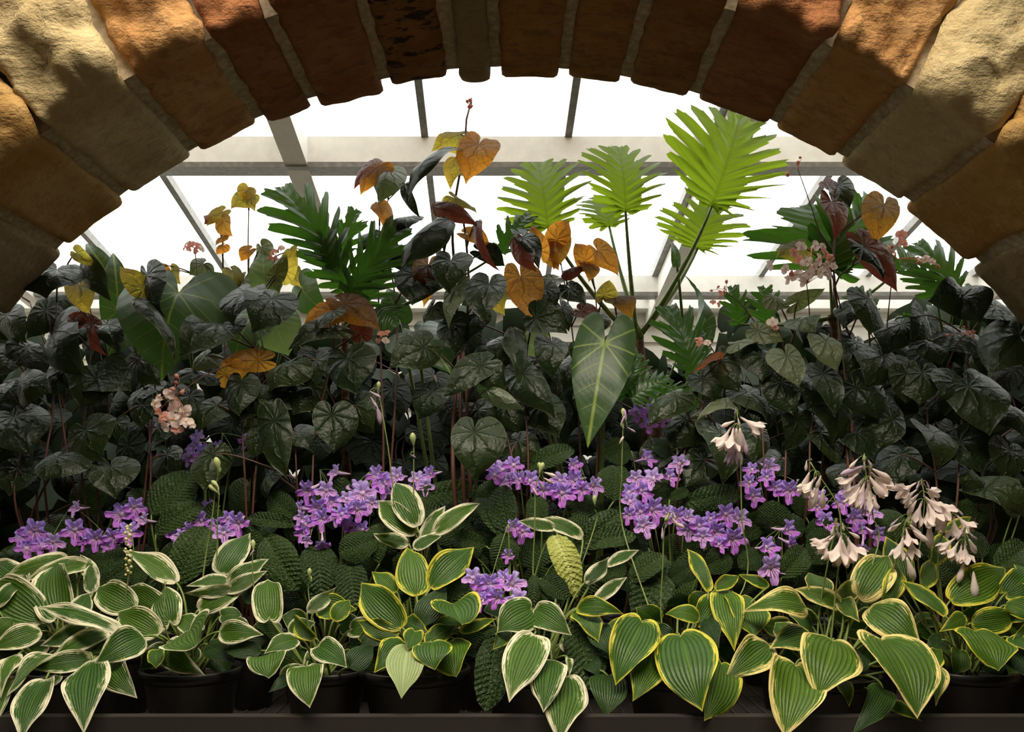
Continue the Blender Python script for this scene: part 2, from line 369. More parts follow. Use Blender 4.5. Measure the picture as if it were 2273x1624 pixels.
arch=empty('stone_arch',(0,(YN+YF)/2,0),'segmental arch of rough golden-brown sandstone blocks framing the plants','arch')
def stone(a0,a1,dr,ra,depth0,depth1,mat,seed,rr=.62,amp=1.0):
    """rock-faced voussoir between the angles a0..a1"""
    gap=.0155; A0=math.radians(a0)+gap/RA*1.0; A1=math.radians(a1)-gap/RA*1.0
    hw=(A1-A0)/2*(RA+.1); hr=rr/2; hy=(depth1-depth0)/2; half=Vector((hw,hy,hr)); rad=.022
    NX=max(10,int(hw*2/.014)); NY=int(hy*2/.018); NR=int(rr/.018)
    V=[];Fc=[]; idx={}
    def vert(i,j,k):
        key=(i,j,k)
        if key in idx: return idx[key]
        p=Vector((-hw+2*hw*i/NX,-hy+2*hy*j/NY,-hr+2*hr*k/NR))
        q=Vector([max(-(half[c]-rad),min(half[c]-rad,p[c])) for c in range(3)])
        d=p-q; nn=d.normalized() if d.length>0 else d; p2=q+nn*rad if d.length>0 else p
        am=(A0+A1)/2; R=RA+ra+hr+p2.z; ang=am+p2.x/(RA+.1)*(1.0)
        w=Vector((R*math.sin(ang),(depth0+depth1)/2+p2.y,ZA+R*math.cos(ang)))
        s=Vector((seed*3.7,seed*1.3,0)); tang=Vector((math.cos(ang),0,-math.sin(ang))); radl=Vector((math.sin(ang),0,math.cos(ang)))
        nw=tang*nn.x+Vector((0,1,0))*nn.y+radl*nn.z
        a=noise.fractal(w*3.2+s,1.0,2.2,3); b=noise.ridged_multi_fractal((w+s)*7.0,1.0,2.1,3,1.0,2.0)-1.2; c=noise.noise(w*22+s); e=noise.noise(w*55+s)
        fr=max(0,-nn.y); rest=1-fr
        if abs(nn.x)<.8:
            w+=nw*(.005+fr*.018+a*(.008+.05*fr)*amp - b*(.004+.024*fr)*amp + c*(.004+.008*fr)+e*(.0016+.003*fr))
        else: w+=nw*(c*.003)
        # broken arrises
        ed=abs(p.y+hy)<.10 and 1-abs(p.y+hy)/.10 or 0
        if p.z<-hr+.10: w+=radl*ed*.014*(0.5+a)*amp+Vector((0,1,0))*ed*.010*(0.5+b)*amp*(1-(p.z+hr)/.10)
        w+=radl*(c*.005+e*.003)+tang*noise.noise(w*16+s)*.008
        idx[key]=len(V); V.append(w); return idx[key]
    for i in range(NX):
        for j in range(NY):
            Fc.append((vert(i,j,0),vert(i+1,j,0),vert(i+1,j+1,0),vert(i,j+1,0)))
    for i in range(NX):
        for k in range(NR):
            Fc.append((vert(i,0,k+1),vert(i+1,0,k+1),vert(i+1,0,k),vert(i,0,k)))
            Fc.append((vert(i,NY,k),vert(i+1,NY,k),vert(i+1,NY,k+1),vert(i,NY,k+1)))
    for j in range(NY):
        for k in range(NR):
            Fc.append((vert(0,j,k),vert(0,j+1,k),vert(0,j+1,k+1),vert(0,j,k+1)))
            Fc.append((vert(NX,j+1,k),vert(NX,j,k),vert(NX,j,k+1),vert(NX,j+1,k+1)))
    return mk('arch_stone',V,Fc,mat,arch)
SC={'pale':((.42,.315,.155),(.54,.43,.235)),'gold':((.38,.20,.055),(.46,.30,.12)),'orange':((.40,.19,.065),(.50,.29,.12)),
    'brown':((.26,.115,.035),(.36,.18,.06)),'red':((.24,.09,.035),(.34,.15,.06)),'dark':((.20,.09,.03),(.30,.13,.045)),
    'grey':((.26,.185,.10),(.34,.25,.145))}
stones=[(-60,-51.5,'grey',.01),(-51.5,-43.2,'grey',.0),(-43.2,-36.1,'gold',-.005),(-36.1,-28.9,'pale',.0),(-28.9,-22.5,'orange',.005),(-22.5,-17.7,'red',.0),
 (-17.7,-11.1,'red',-.012),(-11.1,-5.2,'dark',-.004),(-5.0,-1.5,'grey',-.022),(-1.4,4.5,'brown',-.006),(4.5,9.9,'brown',.0),(9.9,16,'orange2',.004),
 (16,23.4,'red',.0),(23.4,30,'orange3',.006),(30,37,'pale2',.0),(37,45,'gold2',.0),(45,53,'grey',.004),(53,60,'grey',.0)]
for i,(a0,a1,c,dr) in enumerate(stones):
    base={'orange2':'brown','orange3':'orange','pale2':'pale','gold2':'gold'}.get(c,c); c1,c2=SC[base]
    j=.9+.2*random.random()
    key='stone_%s_%d'%(base,i)
    m=stone_mat('sandstone',tuple(k*j for k in c1),tuple(k*j for k in c2),(.012,.010,.010) if base in('dark',) else (.05,.028,.014),.9 if base=='dark' else .30 if base in('brown','red','orange') else .12)
    s=stone(a0,a1,0,dr if dr<0 else dr*.4,YN+random.uniform(-.03,.02),YF+random.uniform(-.01,.015),m,i+1)
    if c=='dark': s['label']='sandstone block stained black'
    if c=='grey' and -6<a0<0: s['label']='narrow grey-tan keystone'
# mortar ring, slightly recessed
V=[];Fc=[]
AN=np.radians(np.linspace(-60,60,241)); NYm=14
for i,a in enumerate(AN):
    for j in range(NYm+1):
        y=YN+.035+(YF-YN-.07)*j/NYm; r=RA+.009+.004*noise.noise(Vector((a*40,y*9,0)))
        V.append((r*math.sin(a),y,ZA+r*math.cos(a)))
for i in range(len(AN)-1):
    for j in range(NYm):
        q=i*(NYm+1)+j; Fc.append((q,q+1,q+NYm+2,q+NYm+1))
n0=len(V)
for i,a in enumerate(AN):
    for j,r in enumerate(np.linspace(RA+.009,RA+.60,6)):
        for y in (YN+.035,YF-.035): V.append((r*math.sin(a),y+.004*noise.noise(Vector((a*60,r*20,y))),ZA+r*math.cos(a)))
for i in range(len(AN)-1):
    for j in range(5):
        for k in (0,1):
            q=n0+i*12+j*2+k; Fc.append((q,q+2,q+14,q+12))
mk('mortar',V,Fc,M['mortar'],arch)
# jambs below the springing
for sx in(-1,1):
    x0=RA*math.sin(math.radians(60)); zt=ZA+RA*.5
    v,f=box(min(sx*x0,sx*(x0+.6)),max(sx*x0,sx*(x0+.6)),YN,YF,0,zt)
    v=[Vector(q) for q in v]
    mk('jamb',v,f,stone_mat('jamb_stone',*SC['grey']),arch,smooth=False)

# glasshouse roof (falls away from the arch) and far wall
S=.1975; Z0=2.7
def RZ(Y): return ZC+Z0-S*Y
DX=-.0255
def RX(px605,Y): return (px605-CX)*6.0/F+DX*(Y-6.0)
roof=empty('ceiling_glazed',(0,4.6,RZ(4.6))); struct(roof)
roof['label']='sloping glazed roof of the glasshouse with white beams and grey glazing bars'
YR0,YR1=2.86,6.42
for k in range(-6,8):
    px=980+235*k; main = (k+1)%3==0
    p=Vector((RX(px,YR0),YR0,RZ(YR0))); q=Vector((RX(px,YR1),YR1,RZ(YR1)))
    if abs(p.x)>4.15: continue
    v,f=bar(p-Vector((0,0,.02)),q-Vector((0,0,.02)),.035,.05); mk('glazing_bar',v,f,M['bar'],roof,smooth=False)
    if main:
        off=Vector((.075,0,-.10)); v,f=bar(p+off,q+off,.11,.17); mk('rafter',v,f,M['white'],roof,smooth=False)
for Y,h,wd in ((4.47,.13,.09),(6.0,.11,.09)):
    z=RZ(Y)-.03
    v,f=box(-4.2,4.2,Y-wd/2,Y+wd/2,z-h,z); mk('purlin',v,f,M['white'],roof,smooth=False)
    v,f=box(-4.2,4.2,Y-wd/2-.012,Y+wd/2+.02,z-h-.025,z-h); mk('purlin_strip',v,f,M['bar'],roof,smooth=False)
v=[(-4.2,YR0,RZ(YR0)+.012),(4.2,YR0,RZ(YR0)+.012),(4.2,YR1+.05,RZ(YR1+.05)+.012),(-4.2,YR1+.05,RZ(YR1+.05)+.012)]
v+=[(a,b,c+.006) for a,b,c in v]
mk('glass_pane',v,[(0,1,2,3),(7,6,5,4),(0,4,5,1),(2,6,7,3),(1,5,6,2),(3,7,4,0)],M['glass'],roof,smooth=False)
# clapboard far wall
L=[]; zt=RZ(6.42)-.06; z=zt
L.append((-4.2,4.2,6.30,6.52,zt-.03,zt+.04))
V=[];Fc=[]
while z>.0:
    n=len(V); z2=max(0,z-.12)
    V+=[(-4.2,6.47,z),(4.2,6.47,z),(4.2,6.44,z2),(-4.2,6.44,z2),(-4.2,6.47,z2),(4.2,6.47,z2)]
    Fc+=[(n,n+1,n+2,n+3),(n+3,n+2,n+5,n+4)]; z=z2
v2,f2=boxes(L); V,Fc=join([(V,Fc),(v2,f2)])
struct(mk('wall_back',V,Fc,M['white'],smooth=False))
for nm,x0,x1 in(('wall_glasshouse_left',-4.3,-4.2),('wall_glasshouse_right',4.2,4.3)):
    V=[];  
    for x in(x0,x1): V+=[(x,YF,0),(x,6.5,0),(x,6.5,RZ(6.5)),(x,YF,RZ(YF))]
    struct(mk(nm,V,[(0,1,2,3),(7,6,5,4),(0,4,5,1),(1,5,6,2),(2,6,7,3),(3,7,4,0)],M['white'],smooth=False))

# ------------------------------------------------------------------ bench
ZB=.78
bench=empty('plant_bench',(0,2.9,0),'long black metal bench carrying all the potted plants','bench')
v,f=boxes([(-1.62,1.62,2.215,2.235,.76,.912),(-1.62,1.62,2.2155,2.250,.9125,.918)]); mk('front_rail',v,f,M['rail'],bench,smooth=False)
v,f=boxes([(-1.62,1.62,3.70,3.72,.70,.80)]+[(x-.01,x+.01,2.235,3.70,.735,ZB-.012) for x in np.linspace(-1.6,1.6,6)]); mk('frame',v,f,M['rail'],bench,smooth=False)
L=[(-1.6,1.6,y,y+.006,ZB-.010,ZB-.004) for y in np.arange(2.25,3.70,.024)]+[(x,x+.006,2.24,3.70,ZB-.006,ZB) for x in np.arange(-1.6,1.6,.05)]
v,f=boxes(L); mk('mesh_top',v,f,M['rail'],bench,smooth=False)
for x in(-1.5,1.5):
    for y in(2.30,3.62):
        v,f=box(x-.025,x+.025,y-.025,y+.025,0,.76); mk('leg',v,f,M['rail'],bench,smooth=False)

def lathe(prof,n=40):
    V=[];Fc=[]
    for r,z in prof:
        for k in range(n): a=2*PI*k/n; V.append((r*math.cos(a),r*math.sin(a),z))
    for i in range(len(prof)-1):
        for k in range(n):
            k2=(k+1)%n; Fc.append((i*n+k,i*n+k2,(i+1)*n+k2,(i+1)*n+k))
    Fc.append(tuple(range(n-1,-1,-1)))
    return V,Fc
POTS=[]
def free(x,y,r):
    """nearest clear spot on the bench for a pot"""
    best=None
    for k in range(900):
        d=.012*math.sqrt(k)*1.6; a=k*2.39996; X=x+d*math.cos(a); Y_=y+d*math.sin(a)
        if not(-1.52<X<1.52 and 2.34+r<Y_<3.60): continue
        if all(math.hypot(X-c[0],Y_-c[1])>r*1.04+c[2]*1.04 for c in POTS): best=(X,Y_); break
    return best or (x,y)
def pot(parent,x,y,r,h,mat=None):
    mat=mat or M['pot']; POTS.append((x,y,r))
    prof=[(.72*r,0),(.92*r,h*.86),(.94*r,h*.87),(r*1.0,h*.87),(r*1.02,h*.985),(r*1.0,h),(.95*r,h),(.93*r,h*.9),(.93*r,h*.84)]
    V,Fc=lathe(prof); V=[Vector(q)+Vector((x,y,ZB)) for q in V]
    p=mk('pot',V,Fc,mat,parent,origin=(x,y,ZB))
    n=30; V=[(x,y,ZB+h*.86)]+[(x+.93*r*math.cos(2*PI*k/n),y+.93*r*math.sin(2*PI*k/n),ZB+h*.85) for k in range(n)]
    mk('soil',V,[(0,1+k,1+(k+1)%n) for k in range(n)],M['soil'],parent,origin=(x,y,ZB+h*.85))
    return ZB+h*.86

# ------------------------------------------------------------------ leaves
OUT={
 'ovate':[(0,0),(-.01,.10),(.06,.24),(.2,.34),(.4,.37),(.62,.29),(.83,.13),(.94,.045),(1,0)],
 'cord':[(0,0),(-.09,.06),(-.13,.17),(-.07,.31),(.10,.42),(.36,.46),(.62,.405),(.82,.215),(.945,.06),(1,0)],
 'beg':[(0,0),(-.16,.02),(-.33,.08),(-.41,.24),(-.33,.43),(-.10,.58),(.20,.61),(.50,.50),(.74,.29),(.90,.09),(1,0)],
 'strap':[(0,0),(.06,.10),(.2,.18),(.45,.235),(.7,.22),(.88,.14),(.97,.06),(1,0)],
 'ear':[(0,0),(-.12,.035),(-.27,.10),(-.33,.24),(-.24,.39),(-.02,.46),(.25,.44),(.5,.34),(.74,.19),(.9,.07),(1,0)],
 'lobe':[(0,0),(-.06,.12),(.02,.33),(.25,.52),(.55,.62),(.82,.56),(1.0,.36),(1.08,.16),(1.06,0)],
}
MAXY={k:max(p[1] for p in v) for k,v in OUT.items()}
def leaf(kind,B,T,W,parent,mat,roll=0,bow=.12,cup=0.0,wave=.03,twist=0,asym=0.0,ribs=1.0,name='leaf',nh=(0,-1,.35),res=None,nl=8,curl=0.0):
    B=Vector(B);T=Vector(T); ax=T-B; L=ax.length; ax=ax/L
    lob = kind=='lobe'
    ns=res or (26 if not lob else 190); nv=8 if not lob else 9
    C=catmull(OUT[kind],ns); s=np.linspace(0,1,ns)
    pM = 1.35 if kind in('beg','ear') else 1.12
    Mx = s**pM if not lob else 1.0*np.clip(s,0,1)**2.6
    Mid=np.stack([Mx,np.zeros(ns)],1)
    ph=random.random()*6.28; k_=random.uniform(.85,1.15)
    sideY=[]; grid=[]
    vs=np.linspace(-1,1,2*nv+1)
    sy=W/(L*2*MAXY[kind])
    X=np.zeros((ns,2*nv+1)); Yv=np.zeros_like(X); Dd=np.zeros_like(X)
    for j,v in enumerate(vs):
        side=1 if v>=0 else -1; C2=C.copy()
        if lob:
            off=random.random() if j==0 or j==nv else off
            off=.15 if side<0 else .45
            sw=s*nl+off+.22*np.sin(s*8+ph*1.7)
            tri=np.abs((sw%1)-.5)*2            # 0 centre of lobe, 1 notch
            idx=np.floor(sw)
            rl=np.array([.86+.28*abs(math.sin(i*12.9+ph+side)) for i in idx])
            k=rl*(1-.63*np.clip((tri-.22+.09*np.sin(s*nl*2*PI*2.6+ph)+.05*np.sin(s*nl*2*PI*6.1+ph))/.62,0,1)**1.25*np.sin(PI*np.clip(s*1.02+.03,0,1))**.25)
            k=k*(1+.035*np.sin(s*nl*2*PI*3.0+ph))
            C2=Mid+(C-Mid)*k[:,None]
        a=abs(v)
        yy=C2[:,1]*(1+asym*side)
        X[:,j]=Mid[:,0]*(1-a)+C2[:,0]*a
        # lateral veins leave the midrib sweeping forward
        Yv[:,j]=yy*a*side
        Dd[:,j]=(1-a)*np.hypot(C2[:,0]-Mid[:,0],yy)
    SS=np.repeat(s[:,None],2*nv+1,1); VV=np.repeat(vs[None,:],ns,0)
    yn=Yv/MAXY[kind]; ywd=Yv*sy    # in units of L
    u=X
    z=bow*4*u*(1-u)-0.0*u
    z=np.where(u<0,bow*4*u*.8,z)
    z+=cup*(W/L)*.5*yn**2
    z+=wave*np.sin(SS*9*k_+ph+np.where(VV>0,0,1.7))*np.abs(VV)**2.2*np.minimum(1,Dd*0+1)*np.clip(np.abs(ywd)*6,0,1)
    th=np.arctan2(ywd,u+1e-6); r=np.hypot(ywd,u)
    if kind in('ovate','cord'):
        z+=ribs*(.0045*np.abs(np.sin(np.abs(VV)*PI*4)))*np.clip(Dd*10,0,1)+.035*np.clip(np.abs(ywd)*4,0,1)*np.clip(1-SS,0,1)
    elif kind=='beg':
        z+=ribs*.055*(np.abs(np.sin(th*4.5))**.6-.5)*np.clip(r*3,0,1)*np.clip(1.25-r,0,1)
    elif kind=='strap':
        z+=ribs*.010*np.abs(np.sin((u-.35*np.abs(ywd)*3)*PI*11))*np.clip(np.abs(ywd)*12,0,1)+.05*np.clip(np.abs(ywd)*5,0,1)+.012*np.sin(SS*40+ph)*np.abs(VV)**3
    elif kind=='ear':
        z+=.012*np.abs(np.sin((u-.6*np.abs(ywd))*PI*5))+.02*np.clip(np.abs(ywd)*5,0,1)
    elif lob:
        z+=.045*np.sin((SS*nl)*2*PI)*np.clip(1.1-SS,.3,1)*np.abs(VV)**1.2+.05*np.abs(VV)*np.clip(1-SS*.5,0,1)
    n=Vector(nh); n=n-ax*n.dot(ax)
    if n.length<.15: n=Vector((0,-.3,1)); n=n-ax*n.dot(ax)
    n.normalize(); b=n.cross(ax)
    A=np.array(ax);N=np.array(n);Bv=np.array(b)
    rl=np.radians(roll+twist*u)
    c_,s_=np.cos(rl),np.sin(rl)
    yy2=ywd*c_-z*s_; zz2=ywd*s_+z*c_
    if curl:   # tip rolls away from the viewer
        zz2=zz2-curl*np.clip(u-.35,0,1)**2; 
    Pt=np.array(B)+L*(u[...,None]*A+yy2[...,None]*Bv+zz2[...,None]*N)
    V=Pt.reshape(-1,3); m=2*nv+1
    Fc=[(i*m+j,i*m+j+1,(i+1)*m+j+1,(i+1)*m+j) for i in range(ns-1) for j in range(m-1)]
    uv={'SV':np.stack([SS.ravel(),(VV.ravel()+1)/2],1),'XY':np.stack([u.ravel(),ywd.ravel()],1),'ED':np.stack([Dd.ravel()*sy,SS.ravel()*0+random.random()],1)}
    o=mk(name,V,Fc,mat,parent,origin=B,uvs=uv)
    return o,B,ax,n,L
def stalk(leafo,root,B,ax,L,mat,r=.003,k=.35,name='leaf_stalk',sag=0.0):
    root=Vector(root); B=Vector(B)
    mid=B-ax*L*k; mid=mid*.6+((root+B)/2)*.4+Vector((0,0,(B-root).length*.12-sag))
    pts=bez(root,mid,B+Vector((0,.002,0)),9)
    v,f=tube(pts,[r*1.35-(r*.5)*i/8 for i in range(9)],6); return mk(name,v,f,mat,leafo,origin=root)

# depth a pixel row stands at, for each storey of the planting
def yH(py): return 2.67-(py-1200)*.00120
def yS(py): return 2.98-(py-1000)*.00085

# ---- potted hostas.  rows: base x,y, tip x,y, width, material, (roll, extra depth, bow, cup, outline)
HG='variegated plantain lilies along the front of the bench'
def hosta(x,y,r,h,label,defmat,rows,crown=None):
    t=empty('potted_hosta',(x,y,ZB),label,'potted plant',HG)
    zs=pot(t,x,y,r,h)
    cx,cy=(x,y) if crown is None else crown
    for i,row in enumerate(rows):
        bx,by,tx,ty,w=row[:5]; o=row[5] if len(row)>5 else {}
        m=o.get('m',defmat); dy=o.get('dy',0); back=o.get('b',0); td=o.get('td',0)
        Yb=yH(by)+back+dy; Yt=yH(ty)+back+dy+td
        if ty>by: Yt-= .02
        B=P(bx,by,Yb);T=P(tx,ty,Yt); kind=o.get('k','cord' if w>.72*math.hypot(tx-bx,ty-by) else 'ovate')
        asp=math.hypot(tx-bx,ty-by)
        lf,B,ax,n,L=leaf(kind,B,T,w*Yb/F*1.05,t,M[m],roll=o.get('r',random.uniform(-14,14)),bow=o.get('bow',random.uniform(.06,.15)),cup=o.get('cup',random.uniform(-.15,.25)),wave=o.get('wv',random.uniform(.03,.075)),twist=random.uniform(-22,22),ribs=1,curl=random.uniform(0,.2))
        ro=Vector((cx+random.uniform(-.03,.03),cy+random.uniform(-.03,.03),zs-.004))
        stalk(lf,ro,B,ax,L,M['st_hosta'],.0032,k=.45)
    rs=random.Random(int(x*991)+3); pc=CX+cx*F/cy
    for i in range(11):
        a=2*PI*i/11+rs.uniform(-.2,.2); rr=rs.uniform(45,115); ll=rs.uniform(60,85)
        bx=pc+rr*math.cos(a); by=1420-rr*.75*math.sin(a)*(1 if math.sin(a)>0 else .35)
        tx=bx+ll*math.cos(a); ty=by-ll*.5*math.sin(a)+rs.uniform(0,30)
        Yb=yH(by)+rs.uniform(.09,.16); B=P(bx,by,Yb);T=P(tx,ty,Yb-.02)
        lf,B,ax,n,L=leaf('cord',B,T,rs.uniform(46,66)*Yb/F,t,M[defmat if i%3 else 'K'],roll=rs.uniform(-30,30),bow=.14,cup=rs.uniform(-.2,.3),wave=.04,twist=rs.uniform(-20,20))
        stalk(lf,Vector((cx,cy,zs-.004)),B,ax,L,M['st_hosta'],.003,k=.45)
    return t,Vector((cx,cy,zs))

PX=lambda px,Y:(px-CX)*Y/F
hA=hosta(PX(150,2.52),2.52,.115,.20,'hosta at the far left end, long white-edged leaves hanging over the rail','W',[
 (150,1238,5,1282,46,{'b':.05}),(195,1252,55,1290,44,{'b':.04}),(205,1315,206,1245,38,{'b':.04}),(60,1300,-25,1240,60,{'b':.05}),
 (215,1290,175,1228,34,{'b':.05}),(95,1378,-35,1292,104,{'b':.02}),(128,1362,128,1246,92,{'r':4,'cup':.3}),(165,1372,198,1312,44,{'r':25,'dy':-.02}),(-10,1345,53,1290,36,{'dy':-.03}),
 (-10,1402,32,1372,42),(268,1404,74,1346,50,{'r':35,'dy':-.05,'bow':.08}),(90,1400,-25,1442,54),(195,1392,88,1432,44,{'r':-20}),(240,1402,105,1468,46,{'b':.02}),
 (205,1462,64,1482,48),(118,1452,14,1542,58,{'r':20}),(38,1452,0,1548,38,{'r':-20}),(100,1508,42,1640,80,{'dy':-.03,'bow':.06}),(205,1465,178,1618,92,{'bow':.05,'dy':-.02}),
 (238,1462,302,1548,76,{'b':.03}),(70,1330,-20,1360,50,{'b':.08}),(130,1500,60,1560,50,{'b':.08}),(20,1500,-30,1620,60,{'b':.04}),(230,1350,250,1290,40,{'b':.08})])
hB=hosta(PX(425,2.52),2.52,.138,.205,'second hosta from the left, broad white-edged leaves above a black pot','W',[
 (390,1292,268,1218,58,{'r':28}),(515,1288,412,1300,34,{'r':30}),(520,1306,406,1314,30,{'r':-25}),(505,1300,596,1238,44),(500,1312,594,1266,34,{'r':25}),(440,1352,556,1296,52,{'b':.03}),
 (487,1272,556,1182,76,{'b':.03,'r':-10,'cup':-.2}),(355,1348,288,1300,62,{'b':.02}),(298,1352,208,1300,72,{'b':.03}),(376,1378,364,1300,66,{'r':5,'cup':-.3}),(352,1408,260,1356,70),
 (440,1398,393,1368,46,{'b':.02}),(492,1366,536,1364,40,{'b':.02}),(487,1402,584,1408,52,{'r':8}),(318,1412,210,1470,74,{'dy':-.03,'r':-6}),(370,1428,448,1494,66,{'b':.02}),
 (350,1442,344,1480,38,{'b':.01,'m':'Y'}),(420,1398,432,1432,122,{'td':-.07,'dy':-.05,'k':'cord','bow':.02,'cup':.3}),(300,1380,250,1400,50,{'b':.06}),(460,1430,520,1470,50,{'b':.08,'m':'K'})])
hC=hosta(PX(722,2.50),2.50,.115,.205,'small hosta of dark green leaves with thin white edges in the third black pot','W',[
 (597,1370,594,1284,68,{'r':6}),(702,1352,792,1352,58,{'b':.04,'m':'Y'}),(682,1356,746,1302,32,{'r':30}),(740,1376,776,1328,40,{'m':'Y','b':.02}),(700,1416,652,1356,40,{'r':-35,'m':'Y','dy':-.02}),
 (660,1418,586,1450,50,{'dy':.0,'r':14}),(578,1444,490,1442,40,{'b':.03,'m':'K'}),(598,1452,596,1504,84,{'dy':-.02}),(622,1502,682,1476,34,{'b':.02}),(642,1502,596,1534,26,{'m':'K'}),
 (708,1434,768,1480,58,{'dy':-.02}),(776,1480,830,1430,52,{'b':.02,'m':'K'}),(680,1480,686,1568,76,{'dy':-.02}),(560,1330,545,1285,40,{'b':.06,'m':'K'}),(640,1400,700,1380,40,{'b':.05})])
hD=hosta(PX(920,2.47),2.47,.150,.215,'middle hosta with yellow-edged leaves and one pale leaf hanging over its black pot','Y',[
 (880,1312,824,1268,40,{'b':.03}),(924,1322,903,1212,76,{'cup':-.2}),(956,1304,1054,1208,72,{'r':-8}),(932,1384,992,1304,60,{'b':.02,'m':'K'}),(898,1376,952,1406,42,{'b':.02}),(945,1428,1014,1384,44,{'b':.01}),
 (1020,1400,1102,1372,26),(882,1412,790,1376,46,{'b':.02}),(892,1392,797,1288,80,{'r':-6}),(1000,1428,1012,1500,88,{'b':.02}),(896,1424,830,1492,66),(905,1432,890,1545,80,{'m':'U','dy':-.03,'bow':.04}),
 (920,1402,905,1442,42,{'dy':-.03}),(958,1426,964,1482,84,{'dy':-.04}),(1005,1340,1024,1382,102,{'td':-.05,'dy':-.02,'k':'cord','bow':.02,'cup':.35}),(860,1400,800,1430,50,{'b':.06,'m':'K'})])
hE=hosta(PX(930,2.78),2.78,.10,.20,'white-edged hosta with upright pointed leaves behind the middle pot, left of centre','W',[
 (922,1184,836,1106,56,{'dy':.05}),(925,1168,875,1068,64,{'dy':.02,'r':4}),(934,1196,989,1118,34,{'dy':.05,'r':20}),(964,1186,1066,1115,44,{'dy':.05}),(906,1206,826,1182,34,{'dy':.04,'r':-30}),(918,1216,982,1186,32,{'dy':.04})])
hF=hosta(PX(1195,2.50),2.50,.115,.20,'hosta right of centre with three large dark leaves hanging down in front of the rail','W',[
 (1298,1292,1352,1234,34,{'r':20}),(1348,1256,1420,1218,28,{'r':-20}),(1320,1332,1392,1280,30),(1280,1352,1384,1362,44,{'bow':.3,'m':'Y'}),(1232,1172,1148,1156,30,{'dy':.0}),(1292,1192,1188,1152,40,{'dy':.02}),
 (1284,1350,1328,1426,62,{'m':'Y','b':.02}),(1318,1392,1352,1452,54,{'b':.03,'m':'K'}),(1120,1396,1094,1440,38,{'m':'Y'}),(1350,1500,1345,1584,80,{'m':'K','b':.05}),
 (1178,1352,1104,1402,82,{'dy':-.03}),(1186,1352,1266,1406,66,{'dy':-.03}),(1258,1500,1242,1640,98,{'dy':.005,'bow':.05}),(1224,1464,1206,1580,80,{'dy':-.02}),(1186,1408,1130,1558,92,{'dy':-.04,'bow':.06}),(1300,1460,1330,1500,40,{'b':.08,'m':'K'}),(1260,1460,1262,1500,16,{})])
hG=hosta(PX(1500,2.46),2.46,.14,.205,'hosta with bright yellow-edged heart leaves, biggest one hanging over its black pot','Y',[
 (1572,1312,1524,1212,40,{'r':12}),(1588,1308,1642,1276,32),(1706,1302,1638,1274,24),(1546,1388,1602,1306,62,{'b':.03}),(1606,1308,1632,1438,68,{'b':.02}),(1568,1368,1596,1438,42,{'b':.03,'m':'K'}),(1642,1328,1672,1412,94,{'b':.02}),
 (1552,1370,1476,1362,44,{'r':10,'dy':-.02,'bow':.2}),(1452,1442,1405,1554,84,{'b':.03}),(1600,1472,1562,1600,98,{'b':.03}),(1424,1380,1370,1512,96,{'dy':-.02,'k':'cord'}),(1510,1412,1560,1570,128,{'dy':-.03,'k':'cord'}),(1450,1400,1500,1440,50,{'b':.08,'m':'K'}),(1530,1450,1480,1500,60,{'b':.1,'m':'K'})])
hH=hosta(PX(1835,2.46),2.46,.14,.20,'large hosta with broad cream-edged heart-shaped leaves drooping over the rail','C',[
 (1826,1316,1794,1270,62,{}),(1866,1346,1762,1304,48),(1860,1332,1904,1288,42),(1864,1330,1908,1378,38),(1952,1352,1988,1238,50,{'r':30,'m':'Y'}),(1906,1328,1976,1230,84,{'r':-12}),
 (1790,1350,1650,1356,66,{'r':14,'bow':.26,'dy':-.04}),(1798,1408,1708,1438,66,{'b':.03}),(1706,1430,1612,1502,80,{'b':.03}),(1930,1348,2048,1438,88,{'dy':-.01}),(2052,1462,2078,1565,66,{'b':.02}),(2052,1484,2092,1438,42,{'b':.03,'m':'Y'}),
 (1960,1528,1892,1628,62,{'b':.0,'m':'K','dy':-.04}),(1970,1558,2044,1597,28,{'m':'Y'}),(1868,1508,1886,1564,34,{'m':'Y','b':.03}),(1765,1476,1748,1625,120,{'dy':-.02,'k':'cord'}),(1848,1422,1818,1544,132,{'dy':-.04,'k':'cord'}),(1956,1420,2040,1582,150,{'dy':-.05,'k':'cord'}),
 (1760,1420,1720,1380,50,{'b':.06}),(1900,1440,1880,1500,60,{'b':.1,'m':'K'})])
hI=hosta(PX(2140,2.52),2.52,.14,.205,'hosta at the right end, tilted yellow-edged leaves beside its black pot','Y',[
 (2086,1178,2158,1146,22,{'dy':.02}),(2070,1252,2092,1180,42,{'dy':.02}),(2010,1302,1966,1188,60,{'b':.03}),(2050,1304,2068,1236,42,{'b':.02}),(2110,1332,2236,1258,84,{'r':-6}),(2062,1352,2046,1290,32,{'b':.02}),
 (2236,1314,2296,1268,62,{}),(2232,1342,2304,1370,54,{}),(2098,1366,1997,1286,42,{'dy':-.02}),(2140,1366,2088,1400,38),(2156,1382,2264,1366,58,{'r':8}),(2166,1402,2218,1485,118,{'dy':-.03,'k':'cord'}),
 (2240,1414,2312,1466,46),(2230,1440,2290,1510,60,{'b':.04,'m':'K'}),(2090,1420,2060,1450,44,{'b':.06,'m':'K'}),(2190,1340,2120,1310,50,{'b':.08})])
hJ=hosta(PX(2330,2.52),2.56,.12,.20,'yellow-edged hosta cut off by the right edge of the photograph','Y',[
 (2300,1330,2238,1322,60,{'dy':.02}),(2310,1400,2250,1420,60,{}),(2300,1300,2250,1250,50,{}),(2290,1500,2300,1600,60,{'m':'K'})])

